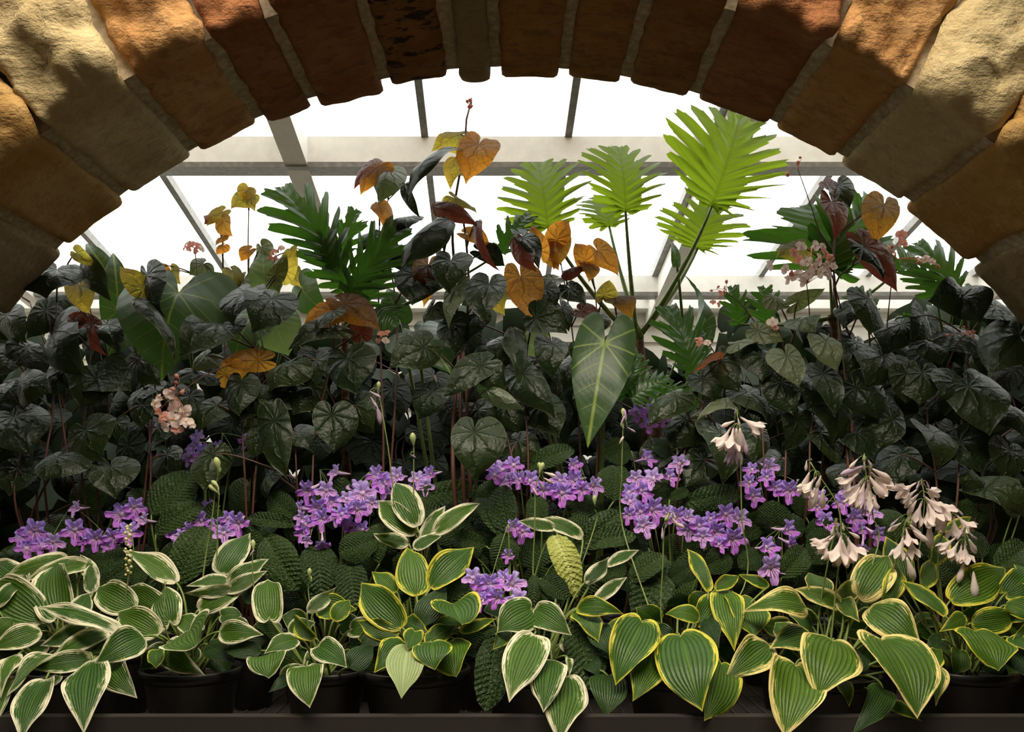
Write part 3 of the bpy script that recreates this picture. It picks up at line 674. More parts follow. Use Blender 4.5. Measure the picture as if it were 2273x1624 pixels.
# ---- cape primroses (streptocarpus): crinkled leaves, violet flowers
def ang_lobe(th,c,wd):
    d=(th-c+PI)%(2*PI)-PI; return math.exp(-(abs(d)/wd)**2.6)
def strep_face(seed,mat):
    r0=random.Random(seed); NT_,NR=70,9; V=[];XY=[];ED=[]
    lobes=[(math.radians(58),.86,.60),(math.radians(122),.86,.60),(math.radians(194),.98,.62),(math.radians(270),1.08,.58),(math.radians(346),.98,.62)]
    ph=r0.random()*6
    for j in range(NR+1):
        t=j/NR
        for k in range(NT_):
            th=2*PI*k/NT_; R=.56
            for c,A,wd in lobes: R=max(R,A*ang_lobe(th,c,wd))
            R*=1+.03*math.sin(th*23+ph)+.02*math.sin(th*11+ph*2)
            rr=.07+(R-.07)*t
            x=rr*math.cos(th)*.5; z=rr*math.sin(th)*.5
            y=.24*(1-t)**1.8+.035*math.sin(th*9+ph)*t*t+.05*t*t*(1 if th<PI else -.6)+.03*math.sin(th*17+ph)*t**3
            V.append((x,y,z)); XY.append((x*2,z*2)); ED.append((t,k/NT_))
    Fc=[(j*NT_+k,j*NT_+(k+1)%NT_,(j+1)*NT_+(k+1)%NT_,(j+1)*NT_+k) for j in range(NR) for k in range(NT_)]
    Fc.append(tuple(range(NT_)))
    me=bpy.data.meshes.new('flower'); me.from_pydata(V,[],Fc); me.materials.append(mat)
    me.polygons.foreach_set('use_smooth',[True]*len(Fc))
    li=np.empty(len(me.loops),dtype=np.int32); me.loops.foreach_get('vertex_index',li)
    for nm,a in(('XY',XY),('ED',ED)): l=me.uv_layers.new(name=nm); l.data.foreach_set('uv',np.array(a,dtype=np.float32)[li].ravel())
    return me
strep_meshes=[strep_face(3,M['vio']),strep_face(8,M['vio']),strep_face(5,M['vio2'])]
v,f=tube([(0,.16,0),(0,.34,.01),(0,.55,.05),(0,.75,.10),(0,.88,.13)],[.105,.085,.060,.045,.032],10)
tube_me=bpy.data.meshes.new('flower_tube'); tube_me.from_pydata([tuple(q) for q in v],[],f); tube_me.materials.append(M['tube']); tube_me.polygons.foreach_set('use_smooth',[True]*len(f))
SG='violet-flowered cape primroses in the second row'
def strep(x,y,label,flowers,leaves,back=0.0,kf=1.0):
    x,y=free(x,y,.085)
    t=empty('potted_cape_primrose',(x,y,ZB),label,'potted plant',SG)
    zs=pot(t,x,y,.085,.16)
    for row in leaves:
        bx,by,tx,ty,w=row[:5]; o=row[5] if len(row)>5 else {}
        d=o.get('dy',0)+back; Yb=yS(by)+d; Yt=yS(ty)+d
        lf,B,ax,n,L=leaf('strap',P(bx,by,Yb),P(tx,ty,Yt),w*Yb/F*1.05,t,M[o.get('m','S')],roll=o.get('r',random.uniform(-20,20)),bow=o.get('bow',random.uniform(.08,.2)),cup=o.get('cup',random.uniform(-.3,.1)),twist=random.uniform(-20,20))
        if o.get('m')=='SL': lf['label']='pale yellow-green leaf'
        stalk(lf,Vector((x,y,zs-.004)),B,ax,L,M['st_hosta'],.0028,k=.4)
    rs=random.Random(int(x*977)+5); pc=CX+x*F/y
    for i in range(9):
        bx=pc+rs.uniform(-120,120); by=rs.uniform(1120,1330); a=rs.uniform(-1.2,1.2)+PI*(rs.random()<.5); ll=rs.uniform(80,120)
        Yb=yS(by)+.10+rs.uniform(-.02,.08); B=P(bx,by,Yb); T=P(bx+ll*math.sin(a),by+ll*math.cos(a)*.8,Yb-.02)
        lf,B,ax,n,L=leaf('strap',B,T,rs.uniform(60,85)*Yb/F,t,M['S'],roll=rs.uniform(-30,30),bow=.15,cup=-.2)
        stalk(lf,Vector((x,y,zs-.004)),B,ax,L,M['st_hosta'],.0026,k=.4)
    crown=Vector((x,y,zs))
    for i in range(0,len(flowers),4):
        grp=flowers[i:i+4]; gx=sum(g[0] for g in grp)/len(grp); gy=min(g[1] for g in grp)
        gY=yS(gy)+back
        node=P(gx,gy-4,gY+.05)
        sv,sf=tube(bez(crown,Vector((x*.4+node.x*.6,y*.5+node.y*.5,node.z*.8+crown.z*.2)),node,12),.0024,6)
        stem=mk('flower_stem',sv,sf,M['st_flower'],t,origin=crown)
        for g in grp:
            fx,fy=g[:2]; sz=(g[2] if len(g)>2 else 40)*1.26; o=g[3] if len(g)>3 else {}
            Yf=yS(fy)+back-.02+random.uniform(-.018,.018)+o.get('dy',0)
            S_=sz*Yf/F
            c=P(fx,fy,Yf); yaw=math.radians(o.get('yaw',random.uniform(-38,38))); pit=math.radians(o.get('pit',random.uniform(-22,12)))
            me=random.choice(strep_meshes) if not o.get('pale') else strep_meshes[2]
            fo=bpy.data.objects.new('flower',me); COL.objects.link(fo); reg(fo,c,t); fo.rotation_euler=(pit,random.uniform(-.25,.25),yaw); fo.scale=(S_,S_,S_)
            tb=bpy.data.objects.new('flower_tube',tube_me); COL.objects.link(tb); tb.parent=fo
            WL[tb.name]=c
            R=fo.rotation_euler.to_matrix(); e=c+R@Vector((0,.86*S_,.12*S_))
            pv,pf=tube(bez(node,(node+e)/2+Vector((0,0,.012)),e,6),.0011,5)
            mk('flower_stalk',pv,pf,M['st_flower'],stem,origin=node)
    return t
strep(PX(170,2.95),2.92,'cape primrose at the far left with a wide low band of violet flowers',
 [(45,1192,40),(75,1178,54),(60,1214,44),(118,1203,44),(165,1176,52),(92,1208,38),(165,1126,34,{'pale':1}),(210,1195,46),(250,1192,42),(235,1210,32),(265,1138,52),(300,1125,46,{'yaw':40}),(285,1180,50),(314,1152,36,{'yaw':-40}),(185,1200,36)],
 [(190,1252,256,1242,36),(205,1318,286,1256,72),(250,1310,330,1260,60,{'dy':.05}),(100,1240,20,1220,50,{'dy':.08})],back=.02)
strep(PX(430,2.95),2.90,'cape primrose with a loose violet flower spray beside two tall green buds',
 [(460,1128,42),(440,1155,46),(480,1166,40),(415,1175,38),(395,1190,36),(525,1160,48),(496,1182,42),(384,1186,32,{'yaw':50}),(508,1150,36)],
 [(335,1142,432,1052,92,{'r':-10}),(345,1186,452,1118,54),(350,1252,398,1200,30,{'r':20}),(396,1298,462,1172,88,{'r':8}),(350,1215,420,1150,70,{'dy':.06}),(480,1250,500,1200,60,{'dy':.08})],back=.01)
strep(PX(740,2.95),2.90,'cape primrose carrying the dense round cluster of many violet flowers left of centre',
 [(678,1088,48),(722,1088,44),(740,1046,38,{'yaw':-50}),(700,1127,50),(735,1112,40),(660,1126,38,{'yaw':-45}),(712,1150,48),(676,1162,40),(745,1145,38),(668,1182,34),(680,1200,24),(715,1210,32,{'pit':50}),(757,1138,38),(772,1128,34),
  (803,1092,54),(797,1130,46),(770,1105,36),(832,1052,44,{'yaw':-30}),(822,1116,38),(848,1068,46),(876,1055,44),(852,1086,38),(800,1174,42,{'dy':.03}),(790,1080,36,{'pale':1,'dy':.03}),(665,1148,32),(770,1160,34,{'dy':.03})],
 [(660,1152,598,1100,58),(655,1166,548,1150,34),(588,1192,664,1308,84,{'r':0,'bow':.1}),(640,1200,700,1120,70,{'dy':.06}),(700,1212,712,1322,84,{'dy':.02}),(838,1200,752,1228,72,{'dy':-.03}),(842,1250,838,1162,50,{'dy':.0}),(772,1245,790,1352,66),(730,1250,700,1340,60,{'dy':.03})],back=0)
strep(PX(950,3.02),3.0,'cape primrose with a few violet flowers behind the upright white-edged hosta',
 [(920,1088,36,{'dy':.03}),(950,1052,40,{'yaw':-40}),(926,1060,36),(944,1078,36)],
 [(910,1112,1062,1086,54,{'dy':.02}),(900,1160,1000,1130,60,{'dy':.03}),(880,1100,850,1160,60,{'dy':.04})],back=.03)
strep(PX(1190,3.0),2.95,'cape primrose with a spreading violet flower spray in the centre of the second row',
 [(1115,1040,46),(1140,1030,40),(1150,1062,38),(1182,1065,48),(1128,1066,42),(1098,1052,38),(1242,1066,40),(1272,1064,48),(1250,1094,50),(1290,1086,40),(1322,1078,44,{'yaw':35}),(1276,1030,34),(1205,1088,38),(1228,1088,34),(1090,1035,34,{'dy':.04})],
 [(1130,1195,1112,1078,66),(1116,1192,1058,1104,44),(1078,1212,998,1196,42),(1202,1168,1186,1102,48),(1176,1042,1274,998,52,{'r':-10}),(1130,1190,1094,1262,64,{'dy':-.04,'bow':.25}),(1264,1232,1378,1136,64,{'dy':-.02}),(1290,1212,1412,1190,54,{'dy':-.03}),(1362,1112,1366,1032,80,{'dy':.02}),(1240,1200,1320,1160,60,{'dy':.05}),(1060,1240,1010,1180,60,{'dy':.06})],back=.0)
strep(PX(1150,2.70),2.70,'cape primrose with the low violet flower cluster nearest the front, between two hostas',
 [(1050,1280,46),(1065,1296,40),(1088,1295,48),(1115,1280,40),(1142,1293,56),(1065,1332,44),(1100,1326,42),(1146,1332,54),(1082,1316,38),(1160,1178,46,{'dy':.12}),(1140,1168,36,{'dy':.12}),(1126,1232,30,{'dy':.12})],
 [(1228,1188,1278,1328,56,{'m':'SL','r':6,'bow':.25,'dy':.06}),(1186,1276,1184,1342,28,{'dy':.02}),(1200,1284,1262,1328,48),(1002,1332,1042,1262,48,{'dy':.05}),(1275,1380,1312,1532,88,{'dy':.04,'bow':.08}),(1100,1410,1074,1578,76,{'dy':.02,'bow':.05}),(1140,1400,1060,1440,50,{'dy':.06}),(1230,1250,1290,1220,60,{'dy':.1})],back=-.19)
strep(PX(1500,2.92),2.90,'cape primrose with the longest violet flower garland, right of centre',
 [(1440,1014,40),(1506,1026,42),(1445,1058,48),(1490,1056,40),(1412,1060,38),(1400,1090,42),(1430,1088,46),(1455,1130,58),(1420,1136,48),(1402,1110,44),(1394,1142,36),(1430,1166,46),(1484,1138,38),(1506,1146,46),(1532,1146,42),(1556,1166,46),(1526,1176,40),(1590,1180,50),(1614,1140,48),(1645,1150,52),(1630,1196,52),(1600,1206,36),(1560,1190,40),(1575,1150,34)],
 [(1470,1234,1420,1392,84,{'dy':.02}),(1400,1292,1476,1232,62,{'dy':-.02}),(1486,1292,1536,1252,54),(1510,1120,1642,1098,54,{'dy':.03}),(1486,1108,1528,1088,26),(1700,1230,1640,1260,60,{'dy':.04}),(1560,1260,1620,1230,60,{'dy':.04}),(1380,1240,1330,1290,60,{'dy':.05})],back=-.02)
strep(PX(1735,2.95),2.92,'cape primrose with drooping violet flowers between the garland and the white hosta bells',
 [(1755,1175,48,{'yaw':35}),(1708,1212,48,{'yaw':25}),(1715,1260,60,{'yaw':5}),(1760,1206,36,{'yaw':40}),(1665,1040,34,{'yaw':-50}),(1660,1070,38,{'yaw':-40}),(1676,1100,42),(1710,1036,42,{'pale':1}),(1700,1058,34),(1750,1088,48),(1722,1080,34,{'dy':.03})],
 [(1735,1282,1786,1216,58),(1790,1215,1850,1190,60,{'dy':.05}),(1700,1300,1760,1270,60,{'dy':.04}),(1600,1190,1700,1150,60,{'dy':.1})],back=-.03)
strep(PX(1890,3.0),2.97,'cape primrose whose violet flowers show behind the white hosta bells',
 [(1815,1100,38),(1835,1156,48),(1870,1114,42),(1900,1150,48),(1935,1136,42),(1950,1186,42),(1914,1216,28,{'pit':60}),(1815,1122,40),(1882,1092,34),(1915,1175,36)],
 [(1830,1200,1800,1250,60),(1900,1230,1960,1260,70),(1760,1140,1740,1200,60,{'dy':.05}),(1990,1200,1960,1130,60,{'dy':.05})],back=.03)
strep(PX(2230,3.0),2.95,'flowerless cape primrose with a broad crinkled leaf at the right end',[],
 [(2205,1275,2278,1212,66),(2180,1240,2140,1180,60,{'dy':.04}),(2250,1300,2200,1330,60)],back=.0)
strep(PX(470,3.15),3.15,'cape primrose in deep shade beneath the pink begonia flowers',
 [(430,985,42),(418,1012,38),(450,1002,38),(482,992,32),(546,976,36),(496,1004,30),(438,965,30)],
 [(460,1040,520,1010,50),(400,1050,350,1020,60),(520,1010,590,1000,50)],back=.14)
strep(PX(1430,3.15),3.15,'cape primrose with three small violet flowers just above the garland',
 [(1415,914,38),(1446,908,38),(1440,940,36),(1470,930,28)],[(1400,1000,1340,1010,60,{}),(1450,990,1500,1010,50,{})],back=.02)

# ------------------------------------------------------------------ begonias
def yB(py): return 3.06-(py-600)*.00038
BG='tall rex begonias filling the middle of the display'
def begonia(label,stems,rows,pot_at=None,back=0.0,r=.0034,name='potted_begonia',smat=None,kind='beg'):
    """stems: lists of pixel points running upward from the pot"""
    s0=stems[0]; Yp=yB(900)+back; px=s0[0][0]
    x=PX(px,Yp) if pot_at is None else pot_at[0]; y=Yp if pot_at is None else pot_at[1]
    x,y=free(max(-1.5,min(1.5,x)),y,.085)
    t=empty(name,(x,y,ZB),label,'potted plant',BG); zs=pot(t,x,y,.085,.19)
    nodes=[]
    for st in stems:
        pts=[Vector((x,y,zs-.005))]+[P(a,b,yB(b)+back+.05) for a,b in st]
        c=catmull([tuple(p) for p in pts],26)
        v,f=tube([Vector(q) for q in c],[r*1.5-(r*.9)*i/25 for i in range(26)],7)
        mk('stem',v,f,smat or M['st_beg'],t,origin=(x,y,zs)); nodes+= [Vector(q) for q in c]
    for i,row in enumerate(rows):
        bx,by,tx,ty,w,mt=row[:6]; o=row[6] if len(row)>6 else {}
        Yb=yB(by)+back+o.get('dy',0)+random.uniform(-.02,.02)-.0015*i; Yt=yB(ty)+back+o.get('dy',0)+o.get('td',-.02)
        B=P(bx,by,Yb);T=P(tx,ty,Yt)
        hs=1.0 if mt=='DD' else 1.02; T=B+(T-B)*hs
        L=(T-B).length; W=w*Yb/F*hs
        if W>L*1.5: T=B+(T-B)+Vector((0,-1,-.15))*math.sqrt(max(0,(W/1.5)**2-L*L))*.5
        k=o.get('k','beg' if W>.5*(T-B).length else 'ovate')
        lf,B,ax,n,L=leaf(k,B,T,W*1.0,t,M[mt],roll=o.get('r',random.uniform(-28,28)),bow=o.get('bow',random.uniform(.06,.24)),cup=o.get('cup',random.uniform(-.75,.15)),wave=random.uniform(.03,.07),twist=random.uniform(-30,30),asym=random.choice((-1,1))*random.uniform(.05,.2))
        # petiole reaches the nearest lower stretch of stem
        best=min(nodes,key=lambda q:(q-B).length+ (0.25 if q.z>B.z+.02 else 0)+abs((q.z-(B.z-.09)))*.6)
        stalk(lf,best,B,ax,L,M['st_beg'] if mt in 'ONR' else M['st_dark'],.0024,k=.12)
    return t,Vector((x,y,zs))

begonia('rex begonia at the far left edge with large dark round leaves',[[(40,1150),(45,1000),(55,830)],[(100,1100),(118,900),(126,640)]],[
 (30,925,64,1010,152,'D',{'cup':-.2}),(48,850,112,872,96,'D'),(5,860,-10,905,70,'D',{'dy':.03}),(125,598,118,664,150,'D',{'dy':-.14,'r':-10,'cup':-.3}),(126,1014,108,1062,118,'D',{'dy':-.02}),(20,790,-20,840,90,'D',{'dy':.05}),(60,770,10,800,80,'D',{'dy':.06}),
 (170,562,215,590,34,'N',{'dy':-.1}),(40,1040,20,1100,90,'D',{'dy':.05}),(15,700,60,760,80,'D',{'dy':.06})])
begonia('begonia with folded leaves standing against the left foot of the arch',[[(190,1120),(185,950),(200,790),(205,720)],[(170,1100),(130,880),(115,760)],[(215,1090),(240,900),(190,640)]],[
 (120,735,188,842,112,'D'),(216,838,290,868,110,'D',{'r':-12}),(212,842,178,906,96,'D'),(190,955,226,1024,114,'D',{'cup':-.2}),(258,938,262,990,70,'D',{'dy':.03}),(245,1036,256,1106,108,'D'),
 (188,574,246,668,60,'D',{'r':35,'dy':-.08}),(176,632,198,704,60,'N',{'cup':-.1,'dy':.02}),(205,715,240,790,34,'R'),(150,722,196,716,34,'R'),(200,716,150,700,36,'R'),(100,690,60,750,60,'D',{'dy':.05}),(240,720,262,790,60,'D',{'dy':.05}),(310,798,358,856,72,'D'),(316,900,312,950,64,'D',{'dy':.03}),(150,820,120,880,70,'D',{'dy':.05})])
begonia('begonia with two long curled leaves with olive undersides, left of the big elephant ear',[[(330,1120),(330,950),(310,780),(318,650)],[(340,900),(345,720)]],[
 (318,642,266,592,56,'N',{'r':30,'dy':-.06}),(326,612,368,704,70,'D',{'r':30,'dy':-.08}),(300,664,388,806,46,'D',{'r':-30,'dy':-.08,'bow':.2}),(450,830,374,862,66,'D'),(330,860,290,920,70,'D',{'dy':.05}),(420,880,400,950,80,'D',{'dy':.04}),(350,950,330,1010,80,'D',{'dy':.06}),(370,1010,390,1070,80,'D',{'dy':.07})],back=.02)
begonia('begonia with two deeply veined grey-green round leaves on hairy stalks, left centre',[[(560,1150),(575,950),(570,800),(560,690)],[(545,1100),(540,900),(590,830),(575,730)]],[
 (484,716,398,792,114,'D',{'dy':-.06,'r':14}),(546,650,520,726,98,'D',{'dy':-.06,'r':20}),(602,662,560,738,114,'D',{'dy':-.08}),(642,806,600,868,92,'D',{'dy':-.03}),(700,800,698,868,80,'D'),(535,850,530,922,84,'D',{'dy':-.03}),(572,800,490,806,52,'O',{'r':-20}),(470,740,500,700,40,'N',{'dy':.03}),
 (500,830,560,800,50,'O',{'dy':.02}),(565,880,610,930,80,'D',{'dy':.02}),(480,900,440,960,80,'D',{'dy':.05}),(455,790,430,830,70,'P',{'dy':.06}),(610,610,640,560,36,'P',{'dy':.1}),(630,600,660,545,40,'N',{'dy':.1})])
begonia('begonia with an orange-lit folded leaf and hanging dark leaves, left of the tall middle one',[[(690,1150),(700,950),(730,830),(750,720)],[(660,1100),(650,960),(620,900)]],[
 (745,690,668,740,70,'O',{'r':8}),(738,692,702,748,40,'D',{'dy':-.04}),(764,674,842,734,74,'O',{'r':-10,'dy':-.02}),(770,796,790,874,114,'D',{'cup':-.2}),(736,730,640,776,60,'D',{'r':20}),(736,920,740,1004,98,'D',{'cup':-.1}),(608,934,636,1060,80,'D',{'cup':-.2,'r':10,'dy':-.04}),(598,1054,602,1114,54,'D'),
 (590,960,560,1020,80,'D',{'dy':.04}),(470,1010,452,1090,84,'D',{'dy':-.03,'r':0}),(690,860,650,920,90,'D',{'dy':.04}),(790,900,830,960,90,'D',{'dy':.05}),(660,960,700,1010,80,'D',{'dy':.06}),(560,900,520,950,80,'D',{'dy':.05}),(640,870,590,890,70,'D',{'dy':.03}),(800,740,790,700,50,'R',{'dy':.05})],back=.0)
begonia('slim begonia with bronze and pale leaves against the sky, left of the tallest stem',[[(850,1050),(845,800),(838,600),(842,480),(832,385)],[(870,1000),(880,700),(850,480),(890,415)]],[
 (836,372,800,432,58,'O',{'r':15}),(834,368,786,420,40,'R',{'dy':.03}),(862,378,842,452,66,'P',{'r':0}),(842,458,852,508,50,'O',{'cup':-.3}),(898,408,932,482,34,'D',{'r':30}),(900,482,858,540,66,'D',{'dy':.03}),(905,560,850,590,60,'D',{'dy':.04}),(920,608,914,676,108,'D',{'dy':-.04}),(848,560,850,604,48,'R',{'dy':.05}),(820,520,800,560,44,'D',{'dy':.08})],back=.05)
begonia('tallest begonia in the middle, bronze leaves at its top under a thin bud stalk',[[(1012,1130),(1005,950),(1018,780),(1008,600),(1005,480),(1030,330),(1034,270),(1046,222)],[(1030,1100),(1022,850),(1040,650),(1030,500),(1015,440)],[(1040,1000),(1030,800),(1000,640),(985,560)]],[
 (1062,320,1034,408,92,'O',{'r':0,'cup':-.1,'dy':-.05}),(1022,300,958,336,62,'N',{'r':0,'dy':.02}),(1022,332,908,448,62,'D',{'r':28,'dy':-.06,'bow':.2}),(1010,350,1000,420,42,'N',{'dy':.04}),(1010,440,1058,472,52,'N',{'dy':.02}),(958,458,1062,504,42,'R',{'r':30,'bow':.2}),
 (998,488,892,606,80,'D',{'dy':-.08,'bow':.2,'r':14}),(1000,578,998,652,92,'D',{'dy':-.08}),(1085,630,1076,718,92,'D',{'dy':-.08,'r':4,'cup':-.1}),(1010,640,996,728,54,'P',{'dy':-.03,'cup':-.3}),(1066,812,986,880,80,'D',{'dy':-.05,'r':15}),(1070,818,1102,868,66,'D',{'dy':-.05}),(1080,866,1162,908,40,'P',{'dy':-.05,'r':20}),
 (950,590,940,680,60,'O',{'dy':.05}),(1040,520,1090,560,40,'O',{'dy':.05}),(1060,490,1110,600,36,'R',{'r':40,'dy':-.02}),(940,770,864,816,92,'D',{'dy':-.04,'r':-10}),(1052,958,1050,1064,120,'D',{'dy':-.12,'r':0,'cup':-.2,'bow':.15}),(960,680,940,720,60,'D',{'dy':.05}),(1060,700,1040,760,70,'D',{'dy':.07}),(960,870,930,930,90,'D',{'dy':.07}),(1060,910,1090,960,90,'D',{'dy':.08}),(1000,720,1010,790,80,'D',{'dy':.06}),(980,520,960,560,44,'D',{'dy':.0}),(1070,560,1120,590,50,'D',{'dy':.06})],r=.006)
begonia('begonia right of the tallest one with a leaning red stalk and backlit orange-brown leaf',[[(1150,1130),(1120,950),(1090,850),(1150,760),(1190,700)],[(1170,1100),(1165,850),(1180,700),(1200,560)]],[
 (1155,614,1176,712,84,'O',{'r':0,'cup':-.15}),(1140,528,1190,602,50,'R',{'r':20,'dy':-.04}),(1160,525,1196,595,50,'D',{'dy':-.02,'r':-20}),(1190,706,1258,740,76,'D',{'dy':-.06}),(1226,764,1226,842,74,'D',{'dy':-.04}),(1140,728,1150,872,54,'D',{'r':-15}),(1160,830,1232,930,76,'D',{'dy':-.02}),(1196,556,1180,500,40,'O',{'dy':.05}),(1210,640,1230,690,60,'D',{'dy':.06}),
 (1200,900,1240,970,90,'D',{'dy':.03}),(1120,900,1150,960,90,'D',{'dy':.06}),(1105,640,1120,700,60,'N',{'dy':.06}),(1115,760,1090,800,70,'D',{'dy':.05}),(1200,800,1230,860,80,'D',{'dy':.06}),(1150,980,1200,1020,80,'D',{'dy':.08})],back=.02)
begonia('begonia with backlit orange leaves seen behind the philodendron stalks',[[(1290,1100),(1280,850),(1265,700),(1240,560),(1236,520)],[(1320,1100),(1330,850),(1320,640),(1302,580)],[(1340,900),(1365,760),(1368,670)]],[
 (1238,528,1228,598,52,'O',{'cup':-.1}),(1236,532,1262,490,52,'O',{'cup':0}),(1296,580,1276,540,46,'O',{'cup':0}),(1302,585,1306,625,50,'O'),(1326,556,1372,612,54,'O',{'cup':-.2}),(1362,658,1402,706,74,'O',{'cup':-.1}),(1340,655,1352,622,50,'N'),(1266,640,1300,680,50,'D'),(1260,600,1300,595,36,'R'),(1215,560,1240,600,40,'O'),(1330,700,1310,750,50,'D'),(1290,690,1330,715,44,'R'),(1245,680,1262,735,56,'D'),(1300,770,1340,830,70,'D'),(1230,620,1200,660,50,'P'),(1270,800,1250,870,80,'D'),(1320,860,1290,930,80,'D')],back=.16)
begonia('begonia with glossy dark leaves low between the big hanging leaf and the pink-white bells',[[(1500,1150),(1520,1000),(1560,900),(1600,800)],[(1600,1130),(1600,1000),(1610,910)],[(1640,1100),(1560,900),(1500,870)]],[
 (1500,880,1442,944,82,'D',{'dy':-.04,'r':20}),(1612,894,1548,930,44,'P',{'r':25}),(1600,964,1602,1074,98,'D',{'cup':-.2,'dy':-.03}),(1600,780,1538,828,40,'O',{'r':40}),(1600,800,1640,870,80,'D',{'dy':.04}),(1520,930,1490,1000,90,'D',{'dy':.06}),(1560,1020,1520,1080,80,'D',{'dy':.05}),(1660,870,1700,940,80,'D',{'dy':.05}),(1560,840,1590,900,80,'D',{'dy':.05}),(1680,960,1670,1030,80,'D',{'dy':.05}),(1470,1000,1440,1060,80,'D',{'dy':.1})],back=.0)
begonia('begonia right of centre with pale heart-shaped leaves above darker ones',[[(1740,1150),(1745,950),(1740,850),(1760,740)],[(1790,1120),(1800,950),(1830,800),(1840,740)],[(1700,1100),(1690,900),(1680,790)]],[
 (1746,790,1772,858,80,'P',{'dy':-.08,'r':0,'cup':-.1}),(1832,756,1858,824,66,'P',{'dy':-.06,'r':-10}),(1682,734,1738,758,48,'P',{'dy':-.03}),(1780,706,1806,738,78,'P',{'dy':-.03,'r':0}),(1694,790,1690,846,76,'D',{'dy':-.02}),(1826,830,1852,924,70,'D',{'dy':-.04}),(1732,848,1760,920,80,'D',{'dy':-.02}),(1800,845,1790,910,80,'D',{'dy':.03}),(1850,890,1840,990,90,'D',{'dy':.05}),(1640,760,1700,770,60,'P',{'dy':.0,'r':-35}),(1770,930,1740,1000,90,'D',{'dy':.05}),(1700,900,1670,960,80,'D',{'dy':.05}),(1820,960,1860,1030,90,'D',{'dy':.08}),(1720,660,1760,690,46,'P',{'dy':.03}),(1770,670,1830,640,40,'P',{'r':30,'dy':-.02}),(1730,1020,1690,1070,80,'D',{'dy':.09})],back=.0)
begonia('tall begonia at the right with shrivelled red leaves beside the arch and pink flowers',[[(1900,1150),(1890,950),(1860,700),(1850,600),(1850,560),(1856,450),(1850,410)],[(1880,1000),(1900,800),(1850,640),(1920,570)],[(1930,1100),(1940,900),(1925,700)]],[
 (1860,412,1886,462,52,'D',{'r':30}),(1838,410,1868,450,38,'R',{}),(1846,448,1850,534,58,'R',{'cup':-.1}),(1962,456,1936,544,80,'O',{'cup':-.1,'r':0}),(1920,545,1990,646,64,'R',{'r':15,'dy':-.03}),(1915,550,1960,620,50,'D',{'r':-25,'dy':-.05}),(1774,548,1722,572,58,'N',{'r':0}),(1926,664,1930,742,112,'D',{'dy':-.08,'cup':-.5}),(1890,680,1872,730,60,'D',{'dy':.02}),
 (1960,790,1920,860,110,'D',{'dy':.02}),(1900,860,1950,930,100,'D',{'dy':.03}),(2000,720,1960,790,90,'D',{'dy':.06}),(1900,960,1940,1030,100,'D',{'dy':.06}),(1980,930,1950,1000,90,'D',{'dy':.06}),(1900,760,1880,830,80,'D',{'dy':.05}),(2010,830,2010,895,80,'D',{'dy':.01}),(1880,1040,1850,1080,80,'D',{'dy':.1})],r=.005)
begonia('begonia under the right foot of the arch with very large blackish leaves',[[(2120,1150),(2130,1000),(2140,850),(2150,700),(2135,660)],[(2170,1130),(2180,1000),(2200,860),(2260,760)],[(2080,1100),(2060,950),(2050,830)]],[
 (2132,654,2060,668,96,'D',{'dy':-.14,'r':-8}),(2136,660,2176,716,100,'D',{'dy':-.13}),(2262,742,2196,832,124,'D',{'dy':-.1}),(2150,858,2196,964,140,'D',{'dy':-.06,'r':0,'cup':-.2}),(2120,850,2080,880,90,'D',{'dy':-.04}),(2046,828,2040,900,100,'D',{'dy':0}),(2188,1084,2270,1144,90,'D',{'dy':-.06}),(2184,1084,2126,1058,76,'D',{'dy':-.06}),(2070,960,2080,1040,110,'D',{'dy':.02}),
 (2230,900,2270,970,110,'D',{'dy':.03}),(2130,980,2180,1050,110,'D',{'dy':.04}),(2240,1000,2220,1060,100,'D',{'dy':.04}),(2000,1010,1990,1080,100,'D',{'dy':.07}),(2050,700,2020,760,80,'D',{'dy':.02,'r':-30}),(2060,760,2090,810,70,'D',{'dy':.04}),(2210,680,2260,720,90,'D',{'dy':-.04}),(2120,740,2180,790,100,'D',{'dy':.05})],back=-.02)

# background begonias and foliage that close the view between the named plants
def filler(label,x0,x1,y0,y1,n,back,mats,seed,wr=(70,115)):
    random.seed(seed); xm=(x0+x1)/2
    stems=[[(xm+random.uniform(-40,40),1200),(xm+random.uniform(-60,60),1000),(xm+random.uniform(-80,80),(y0+y1)/2),(xm+random.uniform(-60,60),y0+30)] for _ in range(3)]
    rows=[]
    for i in range(n):
        px=x0+(x1-x0)*((i*.618)%1)+random.uniform(-15,15); py=y0+(y1-y0)*((i+.5)/n)+random.uniform(-25,25)
        a=random.uniform(-.9,.9); L=random.uniform(55,85)
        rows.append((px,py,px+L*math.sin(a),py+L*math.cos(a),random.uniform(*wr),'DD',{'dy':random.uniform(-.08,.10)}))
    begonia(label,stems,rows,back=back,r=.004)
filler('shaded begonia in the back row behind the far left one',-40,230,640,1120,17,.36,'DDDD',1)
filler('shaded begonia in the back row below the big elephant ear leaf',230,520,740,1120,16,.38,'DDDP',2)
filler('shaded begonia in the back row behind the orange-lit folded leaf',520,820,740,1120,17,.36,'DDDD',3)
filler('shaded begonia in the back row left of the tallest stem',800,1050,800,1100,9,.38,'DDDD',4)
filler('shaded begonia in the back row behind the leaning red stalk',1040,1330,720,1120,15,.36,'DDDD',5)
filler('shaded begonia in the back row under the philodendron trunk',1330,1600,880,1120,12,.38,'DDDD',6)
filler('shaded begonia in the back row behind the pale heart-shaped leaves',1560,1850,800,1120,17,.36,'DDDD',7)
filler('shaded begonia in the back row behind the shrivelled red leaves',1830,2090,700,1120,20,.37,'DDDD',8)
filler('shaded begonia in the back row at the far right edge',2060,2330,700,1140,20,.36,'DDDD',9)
random.seed(77)
